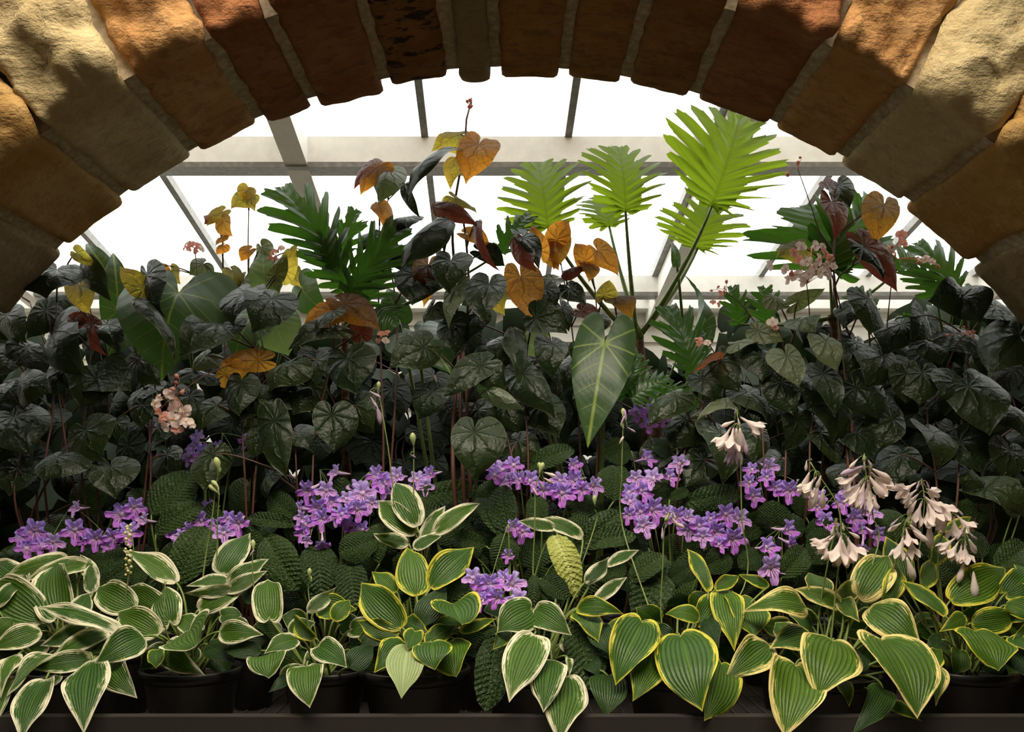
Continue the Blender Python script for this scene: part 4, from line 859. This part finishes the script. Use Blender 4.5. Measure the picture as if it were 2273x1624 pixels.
# glowing begonia tops behind, left
t,_=begonia('begonia of small golden leaves on two upright stalks, backlit against the left sky',[[(500,1000),(498,760),(494,600),(492,460)],[(560,1000),(555,760),(550,600),(552,430)]],[
 (492,470,458,502,34,'N',{'cup':-.1}),(494,492,516,524,44,'O',{'cup':-.1}),(552,436,512,464,48,'N',{'cup':-.1}),(550,420,540,450,40,'N'),(556,440,566,470,26,'N'),(494,525,478,545,26,'O'),(494,545,480,565,22,'O'),(552,555,534,580,32,'O'),(580,548,600,580,46,'P'),(640,560,650,602,46,'N'),(470,480,452,498,24,'R'),
 (515,600,540,640,40,'N'),(450,585,420,610,50,'P'),(360,590,330,602,26,'O'),(380,600,400,630,40,'N'),(600,600,620,650,50,'P'),(540,620,520,670,50,'P'),(650,600,670,640,40,'N')],back=.30)

# ---- elephant ears
def ear_plant(name,label,cat,x,y,rows,mat='G',stm='st_hosta',r=.006,zroot=None,extra=None):
    x,y=free(x,y,.10); t=empty(name,(x,y,ZB),label,cat); zs=pot(t,x,y,.10,.21)
    for row in rows:
        bx,by,Yb,tx,ty,Yt,w=row[:7]; o=row[7] if len(row)>7 else {}
        lf,B,ax,n,L=leaf(o.get('k','ear'),P(bx,by,Yb),P(tx,ty,Yt),w*Yb/F,t,M[o.get('m',mat)],roll=o.get('r',0),bow=o.get('bow',.12),cup=o.get('cup',-.15),wave=o.get('wv',.03),twist=o.get('tw',0),nl=o.get('nl',8))
        stalk(lf,Vector((x+random.uniform(-.02,.02),y+random.uniform(-.02,.02),zs-.004)),B,ax,L,M[stm],r,k=.25)
    return t,zs
ear_plant('potted_elephant_ear','elephant ear at the left with one huge pale-veined leaf facing forward','potted plant',PX(400,3.22),3.24,[
 (396,650,3.03,360,845,2.95,262,{'bow':.12,'cup':-.1,'r':0,'wv':.015}),(262,690,3.22,250,560,3.28,76,{'r':25}),(236,604,3.25,190,540,3.3,52,{'r':10}),(560,700,3.24,520,800,3.18,120,{}),(600,690,3.25,640,790,3.2,110,{'m':'GL','k':'cord'}),(590,662,3.3,582,556,3.36,66,{'m':'GL','k':'cord','r':10}),
 (670,640,3.3,735,700,3.26,90,{'r':40}),(300,720,3.26,240,790,3.2,110,{})])
ear_plant('potted_elephant_ear','elephant ear with one long leaf hanging tip-down below the philodendron','potted plant',PX(1340,3.1),3.22,[
 (1342,762,2.98,1304,994,2.90,136,{'bow':.05,'cup':-.25,'r':6,'wv':.012}),(1348,764,3.0,1420,790,3.02,70,{'k':'cord'}),(1170,800,3.15,1205,720,3.2,70,{'m':'GL','k':'cord'}),(1180,812,3.12,1160,880,3.08,80,{})])
ear_plant('potted_elephant_ear','small elephant ear with a dark smooth leaf behind the tallest begonia','potted plant',PX(930,3.2),3.25,[
 (925,745,3.12,1000,830,3.05,150,{'r':-14}),(880,700,3.2,860,640,3.25,70,{}),(1090,860,3.15,1060,800,3.2,60,{})])
ear_plant('potted_elephant_ear','elephant ear with one rolled upright leaf right of the philodendron stalks','potted plant',PX(1560,3.3),3.36,[
 (1545,735,3.22,1518,610,3.28,62,{'r':35,'cup':.8,'tw':60}),(1500,575,3.3,1482,530,3.32,28,{'r':30})])

# ---- split-leaf philodendrons
PG='split-leaf philodendrons'
def phil(label,trunk,rows,mat,pot_y,seed,sr=.007):
    random.seed(seed)
    base=P(*trunk[0]); x,y=free(base.x,pot_y,.11)
    t=empty('potted_philodendron',(x,y,ZB),label,'potted plant',PG); zs=pot(t,x,y,.11,.22)
    pts=[Vector((x,y,zs-.005))]+[P(*q) for q in trunk[::-1]]
    c=catmull([tuple(p) for p in pts],24)
    v,f=tube([Vector(q) for q in c],[.016+.004*math.sin(i*1.7) for i in range(24)],10)
    mk('trunk',v,f,M['trunk'],t,origin=(x,y,zs))
    top=pts[-1]
    for row in rows:
        bx,by,Yb,tx,ty,Yt,w=row[:7]; o=row[7] if len(row)>7 else {}
        B=P(bx,by,Yb);T=P(tx,ty,Yt)
        lf,B,ax,n,L=leaf('lobe',B,T,w*Yb/F,t,M[o.get('m',mat)],roll=o.get('r',0),bow=o.get('bow',.10),cup=o.get('cup',-.2),wave=.02,nl=o.get('nl',8),nh=o.get('nh',(0,-1,.35)),twist=o.get('tw',0))
        ro=top+Vector((random.uniform(-.01,.01),random.uniform(-.02,.0),random.uniform(-.02,.01)))
        mid=(ro+B)/2+Vector(((B.x-ro.x)*o.get('sx',.10),0,-.02)); pp=bez(ro,mid,B,12)
        v,f=tube(pp,[sr*1.55-(sr*.85)*i/11 for i in range(12)],8); mk('leaf_stalk',v,f,M['st_phil'],lf,origin=ro)
    return t
UP=(0,-1,-.25)
phil('tall philodendron with five bright yellow-green fan leaves against the sky',[(1416,748,3.32),(1425,800,3.30),(1432,880,3.28)],[
 (1352,503,3.50,1338,438,3.62,145,{'nl':9,'r':0,'nh':UP}),(1548,552,3.46,1572,452,3.52,205,{'nl':10,'r':-8,'nh':UP}),
 (1216,506,3.30,1196,368,3.42,220,{'nl':10,'nh':UP,'r':0}),(1388,470,3.32,1370,332,3.42,195,{'nl':10,'nh':UP,'r':10}),(1580,458,3.28,1640,262,3.42,275,{'nl':11,'nh':UP,'r':-6,'cup':-.1})],'L',3.34,5)
phil('dark green philodendron with long finger-lobed leaves left of the tallest begonia',[(770,720,3.2),(765,800,3.2)],[
 (748,590,3.14,628,424,3.20,150,{'nl':7,'r':10}),(770,640,3.12,700,520,3.15,120,{'nl':6,'r':-10}),(778,650,3.10,886,508,3.14,130,{'nl':7,'r':14}),(790,690,3.12,858,600,3.14,110,{'nl':6}),(760,560,3.2,792,470,3.22,80,{'nl':5}),(1110,560,3.2,1170,478,3.24,80,{'nl':5}),(840,680,3.14,880,720,3.1,90,{'nl':6})],'LD',3.3,6,sr=.005)
phil('dark green philodendron with a wide fan leaf behind the tall right-hand begonia',[(1846,700,3.3),(1850,800,3.3)],[
 (1842,604,3.25,1800,462,3.32,300,{'nl':6,'r':0,'nh':UP}),(1850,604,3.26,1925,440,3.34,210,{'nl':6,'nh':UP}),(1700,720,3.2,1690,640,3.22,90,{'nl':5}),(1640,720,3.2,1620,640,3.22,70,{'nl':5}),(1930,700,3.2,1900,640,3.24,80,{'nl':5}),(1990,600,3.3,2030,560,3.34,70,{'nl':5})],'LD',3.4,7,sr=.005)
phil('dark green philodendron half hidden behind the right foot of the arch',[(2100,780,3.3),(2100,850,3.3)],[
 (2120,660,3.12,2040,545,3.18,120,{'nl':7}),(2080,660,3.14,2010,590,3.18,100,{'nl':6}),(2010,700,3.1,2030,760,3.05,80,{'nl':5}),(2140,700,3.2,2170,640,3.25,90,{'nl':5})],'LD',3.4,8,sr=.005)
phil('low philodendron with ruffled green leaves beside the hanging elephant ear leaf',[(1450,900,3.2),(1450,980,3.2)],[
 (1392,878,2.98,1350,768,3.02,100,{'nl':8,'cup':-.5}),(1400,885,2.97,1478,838,3.0,90,{'nl':8,'cup':-.5}),(1540,832,3.08,1488,688,3.14,120,{'nl':7}),(1400,860,3.0,1410,790,3.02,80,{'nl':7,'cup':-.5}),(1480,860,3.1,1540,900,3.08,80,{'nl':6}),(1500,800,3.14,1560,740,3.18,70,{'nl':5})],'LD',3.3,9,sr=.004)

# ------------------------------------------------------------------ flower spikes of the hostas
def bell_mesh(name,openf,mat):
    NT_=36; prof=[(0,.035),(.12,.045),(.3,.055),(.42,.10),(.58,.15),(.74,.17),(.88,.19),(1.0,.22)]
    V=[];Fc=[]
    for j,(a,r) in enumerate(prof):
        for k in range(NT_):
            th=2*PI*k/NT_; c=abs(math.cos(th*3)); late=max(0,(a-.55)/.45)
            ln=a-late*.30*(1-c)**.8; rr=r*(1+openf*late**1.6*1.5)*(1-.15*late*(1-c))
            V.append((rr*math.cos(th),rr*math.sin(th),-ln))
    m=NT_
    Fc=[(j*m+k,j*m+(k+1)%m,(j+1)*m+(k+1)%m,(j+1)*m+k) for j in range(len(prof)-1) for k in range(m)]
    Fc.append(tuple(range(m)))
    # stamens
    for q in range(4):
        a=2*PI*q/4; v,f=tube([(0,0,-.4),(.05*math.cos(a),.05*math.sin(a),-.85),(.09*math.cos(a)+.04,.09*math.sin(a),-1.12)],.010,4); n=len(V); V+=[tuple(x) for x in v]; Fc+=[tuple(i+n for i in x) for x in f]
    me=bpy.data.meshes.new(name); me.from_pydata(V,[],Fc); me.materials.append(mat); me.polygons.foreach_set('use_smooth',[True]*len(Fc)); return me
def bud_mesh(name,mat,fat=.14):
    prof=[(.02,0),(.05,-.12),(fat*.6,-.35),(fat,-.62),(fat*.85,-.82),(fat*.4,-.96),(.01,-1.0)]
    V,Fc=lathe(prof,12); me=bpy.data.meshes.new(name); me.from_pydata([tuple(v) for v in V],[],Fc); me.materials.append(mat); me.polygons.foreach_set('use_smooth',[True]*len(Fc)); return me
BELL=[bell_mesh('bell_flower',.75,M['bell']),bell_mesh('bell_flower',.35,M['bell'])]; BUD=bud_mesh('flower_bud',M['bell']); BUDP=bud_mesh('flower_bud',M['bellp'],.11); BUDG=bud_mesh('flower_bud',M['bud'],.22); OLD=bell_mesh('bell_flower',.0,M['bellp'])
SCALEF=Matrix
def spike(plant,crown,pts,items,Yoff=0.0,label=None,Y=None,rad=.0028):
    """pts: stem pixels bottom to top; items: (px,py,len_px,kind,lean_deg)"""
    def yy(py): return (Y if Y else yH(max(py,1150))+Yoff)
    c=catmull([tuple(crown)]+[tuple(P(a,b,yy(b))) for a,b in pts],24); c=[Vector(q) for q in c]
    v,f=tube(c,[rad-rad*.4*i/23 for i in range(24)],7); st=mk('flower_spike',v,f,M['st_flower'],plant,origin=crown)
    if label: st['label']=label
    for it in items:
        px,py,ln,kd=it[:4]; lean=it[4] if len(it)>4 else None
        a=P(px,py,yy(py)-.012+random.uniform(-.012,.012)); near=min(c,key=lambda q:(q-a).length+(.02 if q.z<a.z-.0 else 0))
        L=ln*yy(py)/F*1.08
        me={'B':random.choice(BELL),'b':BUD,'p':BUDP,'g':BUDG,'o':OLD}[kd]
        o=bpy.data.objects.new('bell_flower' if kd in 'Bo' else 'flower_bud',me); COL.objects.link(o)
        d=(a-near); side=math.degrees(math.atan2(d.x,.03)) if lean is None else lean
        wid={'B':1.0,'o':.8,'b':1.1,'p':1.1,'g':1.0}[kd]
        top=a
        reg(o,top,st); o.rotation_euler=(math.radians(random.uniform(-8,28)),math.radians(-side if kd!='g' else -lean if lean is not None else 0),random.uniform(-.3,.3)); o.scale=(L*wid,L*wid,L)
        v,f=tube([near,(near+top)/2+Vector((0,0,.004)),top],.0010,5); mk('flower_stalk',v,f,M['st_flower'],st,origin=near)
    return st
tH,cH=hH; tI,cI=hI; tG,cG=hG; tB,cB=hB; tC,cC=hC; tD,cD=hD; tF,cF=hF; tA,cA=hA
spike(tH,cH,[(1856,1300),(1866,1200),(1862,1130),(1838,1085),(1812,1048),(1798,1025)],[(1796,1048,40,'b',-20),(1790,1022,22,'b',0),(1812,1058,42,'B',-38),(1806,1062,40,'B',-30),(1808,1082,46,'b',-12),(1816,1078,48,'b',-8),(1826,1085,46,'b',4),(1822,1055,30,'b',-10),
 (1856,1172,26,'p',20),(1870,1160,18,'b',10),(1852,1188,48,'B',-46),(1868,1186,60,'B',-14),(1878,1190,50,'B',30),(1884,1180,26,'b',60),(1862,1210,44,'b',0),(1868,1196,62,'b',12),(1882,1192,52,'B',18),(1844,1188,40,'B',-50)],Y=2.46,label='spike of cream bells with a bent upper tip')
spike(tH,cH,[(1815,1400),(1835,1260),(1850,1190),(1856,1150)],[(1850,1165,22,'b',-20),(1858,1158,20,'b',20)],Y=2.50)
spike(tH,cH,[(1946,1220),(1938,1150),(1926,1080),(1920,1040),(1918,1012)],[(1916,1034,52,'p',-70),(1912,1040,30,'b',-60),(1906,1050,44,'B',-50),(1916,1062,52,'B',-34),(1920,1068,56,'B',-14),(1926,1066,50,'B',16),(1934,1048,48,'B',46),(1936,1040,46,'b',60),(1930,1058,54,'b',34),(1918,1078,50,'o',-10),(1930,1084,46,'B',6),(1910,1078,44,'B',-24),(1918,1024,20,'b',10),(1926,1020,20,'b',40),(1904,1018,26,'b',-40),(1918,1006,18,'g',0),(1938,1102,30,'b',20),(1922,1110,34,'o',-8),(1945,1060,40,'B',40)],Y=2.58,label='fullest spike of pinkish-white bells')
spike(tI,cI,[(2044,1290),(2046,1180),(2052,1110),(2046,1070)],[(2032,1072,46,'B',-62),(2036,1085,38,'B',-50),(2038,1096,40,'b',-40),(2050,1100,46,'B',50),(2056,1084,40,'B',74),(2046,1112,50,'B',-12),(2058,1114,48,'B',22),(2068,1106,52,'B',48),(2058,1120,46,'B',8),(2062,1160,58,'b',14),(2046,1062,16,'p',0),(2040,1068,18,'p',-20),(2056,1068,18,'p',30),(2034,1110,36,'b',-20)],Y=2.56)
spike(tI,cI,[(1992,1300),(1998,1220),(2008,1160),(2020,1140)],[(2000,1160,32,'b',-50),(2010,1170,40,'B',10),(2006,1188,50,'B',-14),(2016,1188,48,'B',16),(2020,1164,44,'b',46),(2026,1176,38,'b',50),(2012,1236,52,'b',20),(2014,1150,20,'g',20),(2024,1146,18,'g',0),(1994,1150,24,'p',-40),(2022,1152,22,'p',50)],Y=2.54)
spike(tI,cI,[(2084,1320),(2084,1220),(2098,1170),(2112,1126)],[(2108,1140,42,'B',-30),(2116,1146,44,'B',6),(2122,1142,42,'B',40),(2108,1126,18,'p',-30),(2116,1120,18,'p',0),(2124,1128,20,'p',40),(2098,1136,26,'b',-40),(2084,1204,20,'b',0)],Y=2.58)
spike(tI,cI,[(2166,1350),(2150,1260),(2142,1205),(2142,1170)],[(2122,1192,42,'B',-42),(2128,1200,40,'B',-24),(2134,1206,40,'B',-4),(2142,1204,42,'B',10),(2150,1196,40,'b',40),(2140,1246,46,'b',-16),(2160,1268,56,'b',4),(2136,1180,20,'p',-40),(2148,1178,20,'p',40),(2142,1166,16,'p',0),(2154,1186,24,'p',60),(2112,1200,30,'b',-30),(2144,1208,36,'B',-2)],Y=2.52)
spike(tG,cG,[(1652,1300),(1646,1150),(1643,1020),(1638,930),(1634,908)],[(1630,934,30,'b',-66),(1622,948,46,'B',-26),(1642,925,54,'B',56),(1628,948,52,'B',-14),(1634,950,54,'b',-2),(1642,950,56,'b',14),(1632,968,60,'o',-6),(1638,972,56,'o',2),(1646,960,48,'p',14),(1630,975,50,'o',-10),(1638,928,18,'b',20),(1633,906,14,'p',0)],Y=2.72,label='tall spike of fading lilac bells')
spike(tG,cG,[(1468,1380),(1471,1250),(1474,1180),(1486,1140)],[(1484,1150,22,'p',-20),(1492,1150,24,'b',40),(1484,1138,20,'g',-20),(1494,1136,18,'b',20),(1496,1158,24,'b',60),(1470,1170,26,'p',0)],Y=2.52)
spike(tF,cF,[(1183,1290),(1186,1180),(1189,1080),(1200,1050)],[(1196,1052,26,'g',160),(1204,1050,24,'g',200),(1208,1048,26,'b',70),(1206,1060,22,'b',60),(1198,1068,20,'b',30),(1192,1100,22,'p',-150)],Y=2.60,label='thick pale bud spike')
spike(tF,cF,[(1316,1180),(1320,1130)],[(1320,1122,22,'g',180)],Y=2.75)
spike(tB,cB,[(452,1265),(470,1150),(480,1070),(490,1040)],[(486,1050,34,'g',190),(482,1058,22,'g',170),(484,1094,26,'g',230),(486,1082,24,'g',230)],Y=2.62,label='thick green bud spike')
spike(tB,cB,[(476,1266),(482,1160),(486,1095)],[(486,1100,26,'g',205)],Y=2.63)
spike(tB,cB,[(368,1400),(366,1300)],[(366,1300,14,'g',180)],Y=2.40)
spike(tC,cC,[(585,1420),(562,1290),(560,1225)],[(562,1222,24,'g',190),(554,1234,16,'p',150)],Y=2.55)
spike(tC,cC,[(686,1330),(688,1280)],[(686,1284,22,'g',180),(690,1292,14,'g',200)],Y=2.58)
tE,cE=hE
spike(tE,cE,[(872,1080),(862,1000),(842,880),(836,860)],[(840,868,20,'g',180),(822,880,28,'p',30),(830,892,46,'p',20),(836,900,40,'p',10),(820,868,26,'p',60)],Y=2.78)
spike(tE,cE,[(918,1100),(918,1040),(918,980)],[(918,992,30,'g',185),(910,1008,14,'p',60)],Y=2.74)
spike(tG,cG,[(1384,1180),(1380,1050),(1382,960),(1386,925)],[(1378,940,24,'p',150),(1390,932,24,'p',190),(1382,925,20,'g',180),(1392,948,20,'p',60),(1374,985,18,'b',150),(1384,952,16,'g',200)],Y=2.76)
# small yellow floret spike beside the far-left hosta
def floret_spike():
    pts=[(278,1330),(288,1260),(296,1215),(284,1165)]
    c=[Vector(q) for q in catmull([tuple(P(a,b,2.52)) for a,b in [(270,1440)]+pts],20)]
    v,f=tube(c,.0016,6); st=mk('flower_spike',v,f,M['st_flower'],tA,origin=c[0]); 
    for i in range(26):
        q=c[19]+(c[11]-c[19])*(i/26); a=i*2.4
        r=.0035+.002*random.random(); vv,ff=lathe([(.001,-r),(r*.8,-r*.5),(r,0),(r*.7,r*.6),(.0005,r)],7)
        cc=q+Vector((math.cos(a)*.007,math.sin(a)*.007,0)); mk('floret',[Vector(k)+cc for k in vv],ff,M['cream'],st,origin=cc)
floret_spike()

# ------------------------------------------------------------------ begonia flower heads
def bfl_mesh():
    V=[];Fc=[];mi=[]
    for q,(A,wd,tl) in enumerate([(.5,.30,0),(.40,.20,1),(.5,.30,2),(.40,.20,3)]):
        th=q*PI/2+PI/4; n=len(V); NS,NW=7,5
        for i in range(NS):
            s=i/(NS-1)
            for j in range(NW):
                v=(j/(NW-1)-.5)*2; h=wd*math.sin(PI*min(1,s*.9+.06))**.7*v; x=.05+A*s; 
                X=x*math.cos(th)-h*math.sin(th); Z=x*math.sin(th)+h*math.cos(th); V.append((X,-.10*s+.22*s*s-.06*v*v+.02*math.sin(s*6+q),Z))
        for i in range(NS-1):
            for j in range(NW-1): Fc.append((n+i*NW+j,n+i*NW+j+1,n+(i+1)*NW+j+1,n+(i+1)*NW+j)); mi.append(0)
    vv,ff=lathe([(.01,-.06),(.05,-.045),(.06,0),(.04,.035),(.01,.05)],9); n=len(V)
    V+=[(a,-c-.06,b) for a,b,c in vv]; Fc+=[tuple(i+n for i in f) for f in ff]; mi+=[1]*len(ff)
    return V,Fc,mi
v,f,mi=bfl_mesh()
def mkfl(mat):
    me=bpy.data.meshes.new('blossom'); me.from_pydata(v,[],f); me.materials.append(mat); me.materials.append(M['yel']); me.polygons.foreach_set('material_index',mi); me.polygons.foreach_set('use_smooth',[True]*len(f)); return me
BF=mkfl(M['pink']); BFD=mkfl(M['pinkd']); BBUD=bud_mesh('blossom_bud',M['pinkd'],.4)
def heads(plant,root,node,items,off=0.0):
    rt=P(*root); nd=P(*node)
    vv,ff=tube(bez(rt,(rt+nd)/2+Vector((0,0,.05)),nd,12),[.0026-.001*i/11 for i in range(12)],6)
    st=mk('flower_head',vv,ff,M['st_beg'],plant,origin=rt)
    for it in items:
        px,py,sz=it[:3]; kd=it[3] if len(it)>3 else 'f'
        Y=node[2]-.02+random.uniform(-.02,.02); c=P(px,py,Y); S=sz*Y/F*1.12
        o=bpy.data.objects.new('blossom' if kd!='b' else 'blossom_bud',{'f':BF,'d':BFD,'b':BBUD}[kd]); COL.objects.link(o); reg(o,c,st)
        o.rotation_euler=(math.radians(random.uniform(-40,30)),random.uniform(-3,3),math.radians(random.uniform(-40,40))); o.scale=(S,S,S) if kd!='b' else (S*.8,S*.8,S)
        vv,ff=tube([nd,(nd+c)/2+Vector((0,0,.006)),c+Vector((0,.003,0))],.0008,5); mk('blossom_stalk',vv,ff,M['pinkd'],st,origin=nd)
obs={}
for o in bpy.data.objects:
    if o.parent is None and 'label' in o: obs[o['label']]=o
def find(s): return [o for l,o in obs.items() if s in l][0]
b2=find('two deeply veined grey-green'); b1=find('two long curled leaves'); bR=find('pale heart-shaped leaves above'); bT=find('shrivelled red leaves beside the arch'); bG=find('small golden leaves'); bM=find('tallest begonia in the middle, bronze'); bU=find('right foot of the arch with very large')
heads(b2,(560,800,2.98),(390,880,2.86),[(345,895,24),(350,912,20,'d'),(374,874,24),(386,903,27),(384,930,34),(411,913,28),(413,936,28),(366,946,22),(392,952,24,'d'),(402,924,24),(362,925,24,'d'),(398,842,14,'b'),(410,862,14,'b'),(374,862,14,'b'),(388,850,12,'b'),(352,882,18),(425,942,18)])
heads(bR,(1800,760,3.0),(1790,630,2.98),[(1742,597,20),(1768,610,28),(1790,580,24),(1800,560,20,'d'),(1818,576,24),(1822,603,26),(1795,608,24),(1838,608,22),(1832,562,22,'d'),(1748,620,20),(1778,546,22),(1810,545,20),(1826,548,18),(1762,560,20,'d'),(1708,589,20),(1842,572,20,'d'),(1782,625,20),(1850,590,18),(1758,596,16,'b'),(1806,592,20),(1772,576,18,'d'),(1835,588,20)])
heads(bT,(1960,820,3.05),(1985,575,3.05),[(2000,520,22,'d'),(2004,538,20,'d'),(1972,550,16),(1985,562,16,'d'),(1962,572,14),(2040,578,18),(2054,574,20),(2068,580,16),(2078,584,12,'b'),(2030,584,12,'b'),(1968,552,14,'b')])
heads(bT,(1870,700,3.05),(1770,375,3.05),[(1744,380,14,'b'),(1768,370,12,'b'),(1780,350,8,'b')])
heads(bR,(1700,760,3.0),(1612,650,3.0),[(1600,650,12,'d'),(1608,640,10,'d'),(1590,640,8,'b'),(1582,670,12,'d'),(1595,675,12,'d'),(1612,632,10,'b'),(1574,644,8,'b')])
heads(bR,(1600,820,3.02),(1558,758,3.0),[(1552,758,18,'d'),(1570,760,16),(1548,754,12,'b')])
heads(bR,(1740,780,2.98),(1716,716,2.95),[(1714,714,22),(1720,726,14,'d')])
heads(bG,(440,640,3.3),(430,550,3.34),[(410,548,14,'d'),(424,542,16,'d'),(440,546,16,'d'),(434,556,14,'d'),(448,552,14),(418,552,12,'d'),(415,540,10)])
heads(bG,(600,660,3.3),(612,565,3.34),[(605,560,16,'d'),(616,556,16,'d'),(624,550,14),(612,576,14,'d'),(600,572,12,'d')])
heads(bM,(1046,240,3.15),(1046,226,3.15),[(1044,218,12,'b'),(1052,234,14,'b'),(1040,232,10,'b')])
heads(b2,(700,800,3.05),(850,745,3.08),[(846,740,16,'d'),(855,755,16),(838,756,14,'d'),(858,738,14,'d')])
heads(bU,(2100,820,3.0),(2150,738,2.95),[(2148,738,12,'d'),(2160,745,12,'d'),(2104,744,10,'b'),(2142,730,8,'b'),(2168,735,8,'b')])

# dense planting on the floor behind the bench: nobody could count its leaves
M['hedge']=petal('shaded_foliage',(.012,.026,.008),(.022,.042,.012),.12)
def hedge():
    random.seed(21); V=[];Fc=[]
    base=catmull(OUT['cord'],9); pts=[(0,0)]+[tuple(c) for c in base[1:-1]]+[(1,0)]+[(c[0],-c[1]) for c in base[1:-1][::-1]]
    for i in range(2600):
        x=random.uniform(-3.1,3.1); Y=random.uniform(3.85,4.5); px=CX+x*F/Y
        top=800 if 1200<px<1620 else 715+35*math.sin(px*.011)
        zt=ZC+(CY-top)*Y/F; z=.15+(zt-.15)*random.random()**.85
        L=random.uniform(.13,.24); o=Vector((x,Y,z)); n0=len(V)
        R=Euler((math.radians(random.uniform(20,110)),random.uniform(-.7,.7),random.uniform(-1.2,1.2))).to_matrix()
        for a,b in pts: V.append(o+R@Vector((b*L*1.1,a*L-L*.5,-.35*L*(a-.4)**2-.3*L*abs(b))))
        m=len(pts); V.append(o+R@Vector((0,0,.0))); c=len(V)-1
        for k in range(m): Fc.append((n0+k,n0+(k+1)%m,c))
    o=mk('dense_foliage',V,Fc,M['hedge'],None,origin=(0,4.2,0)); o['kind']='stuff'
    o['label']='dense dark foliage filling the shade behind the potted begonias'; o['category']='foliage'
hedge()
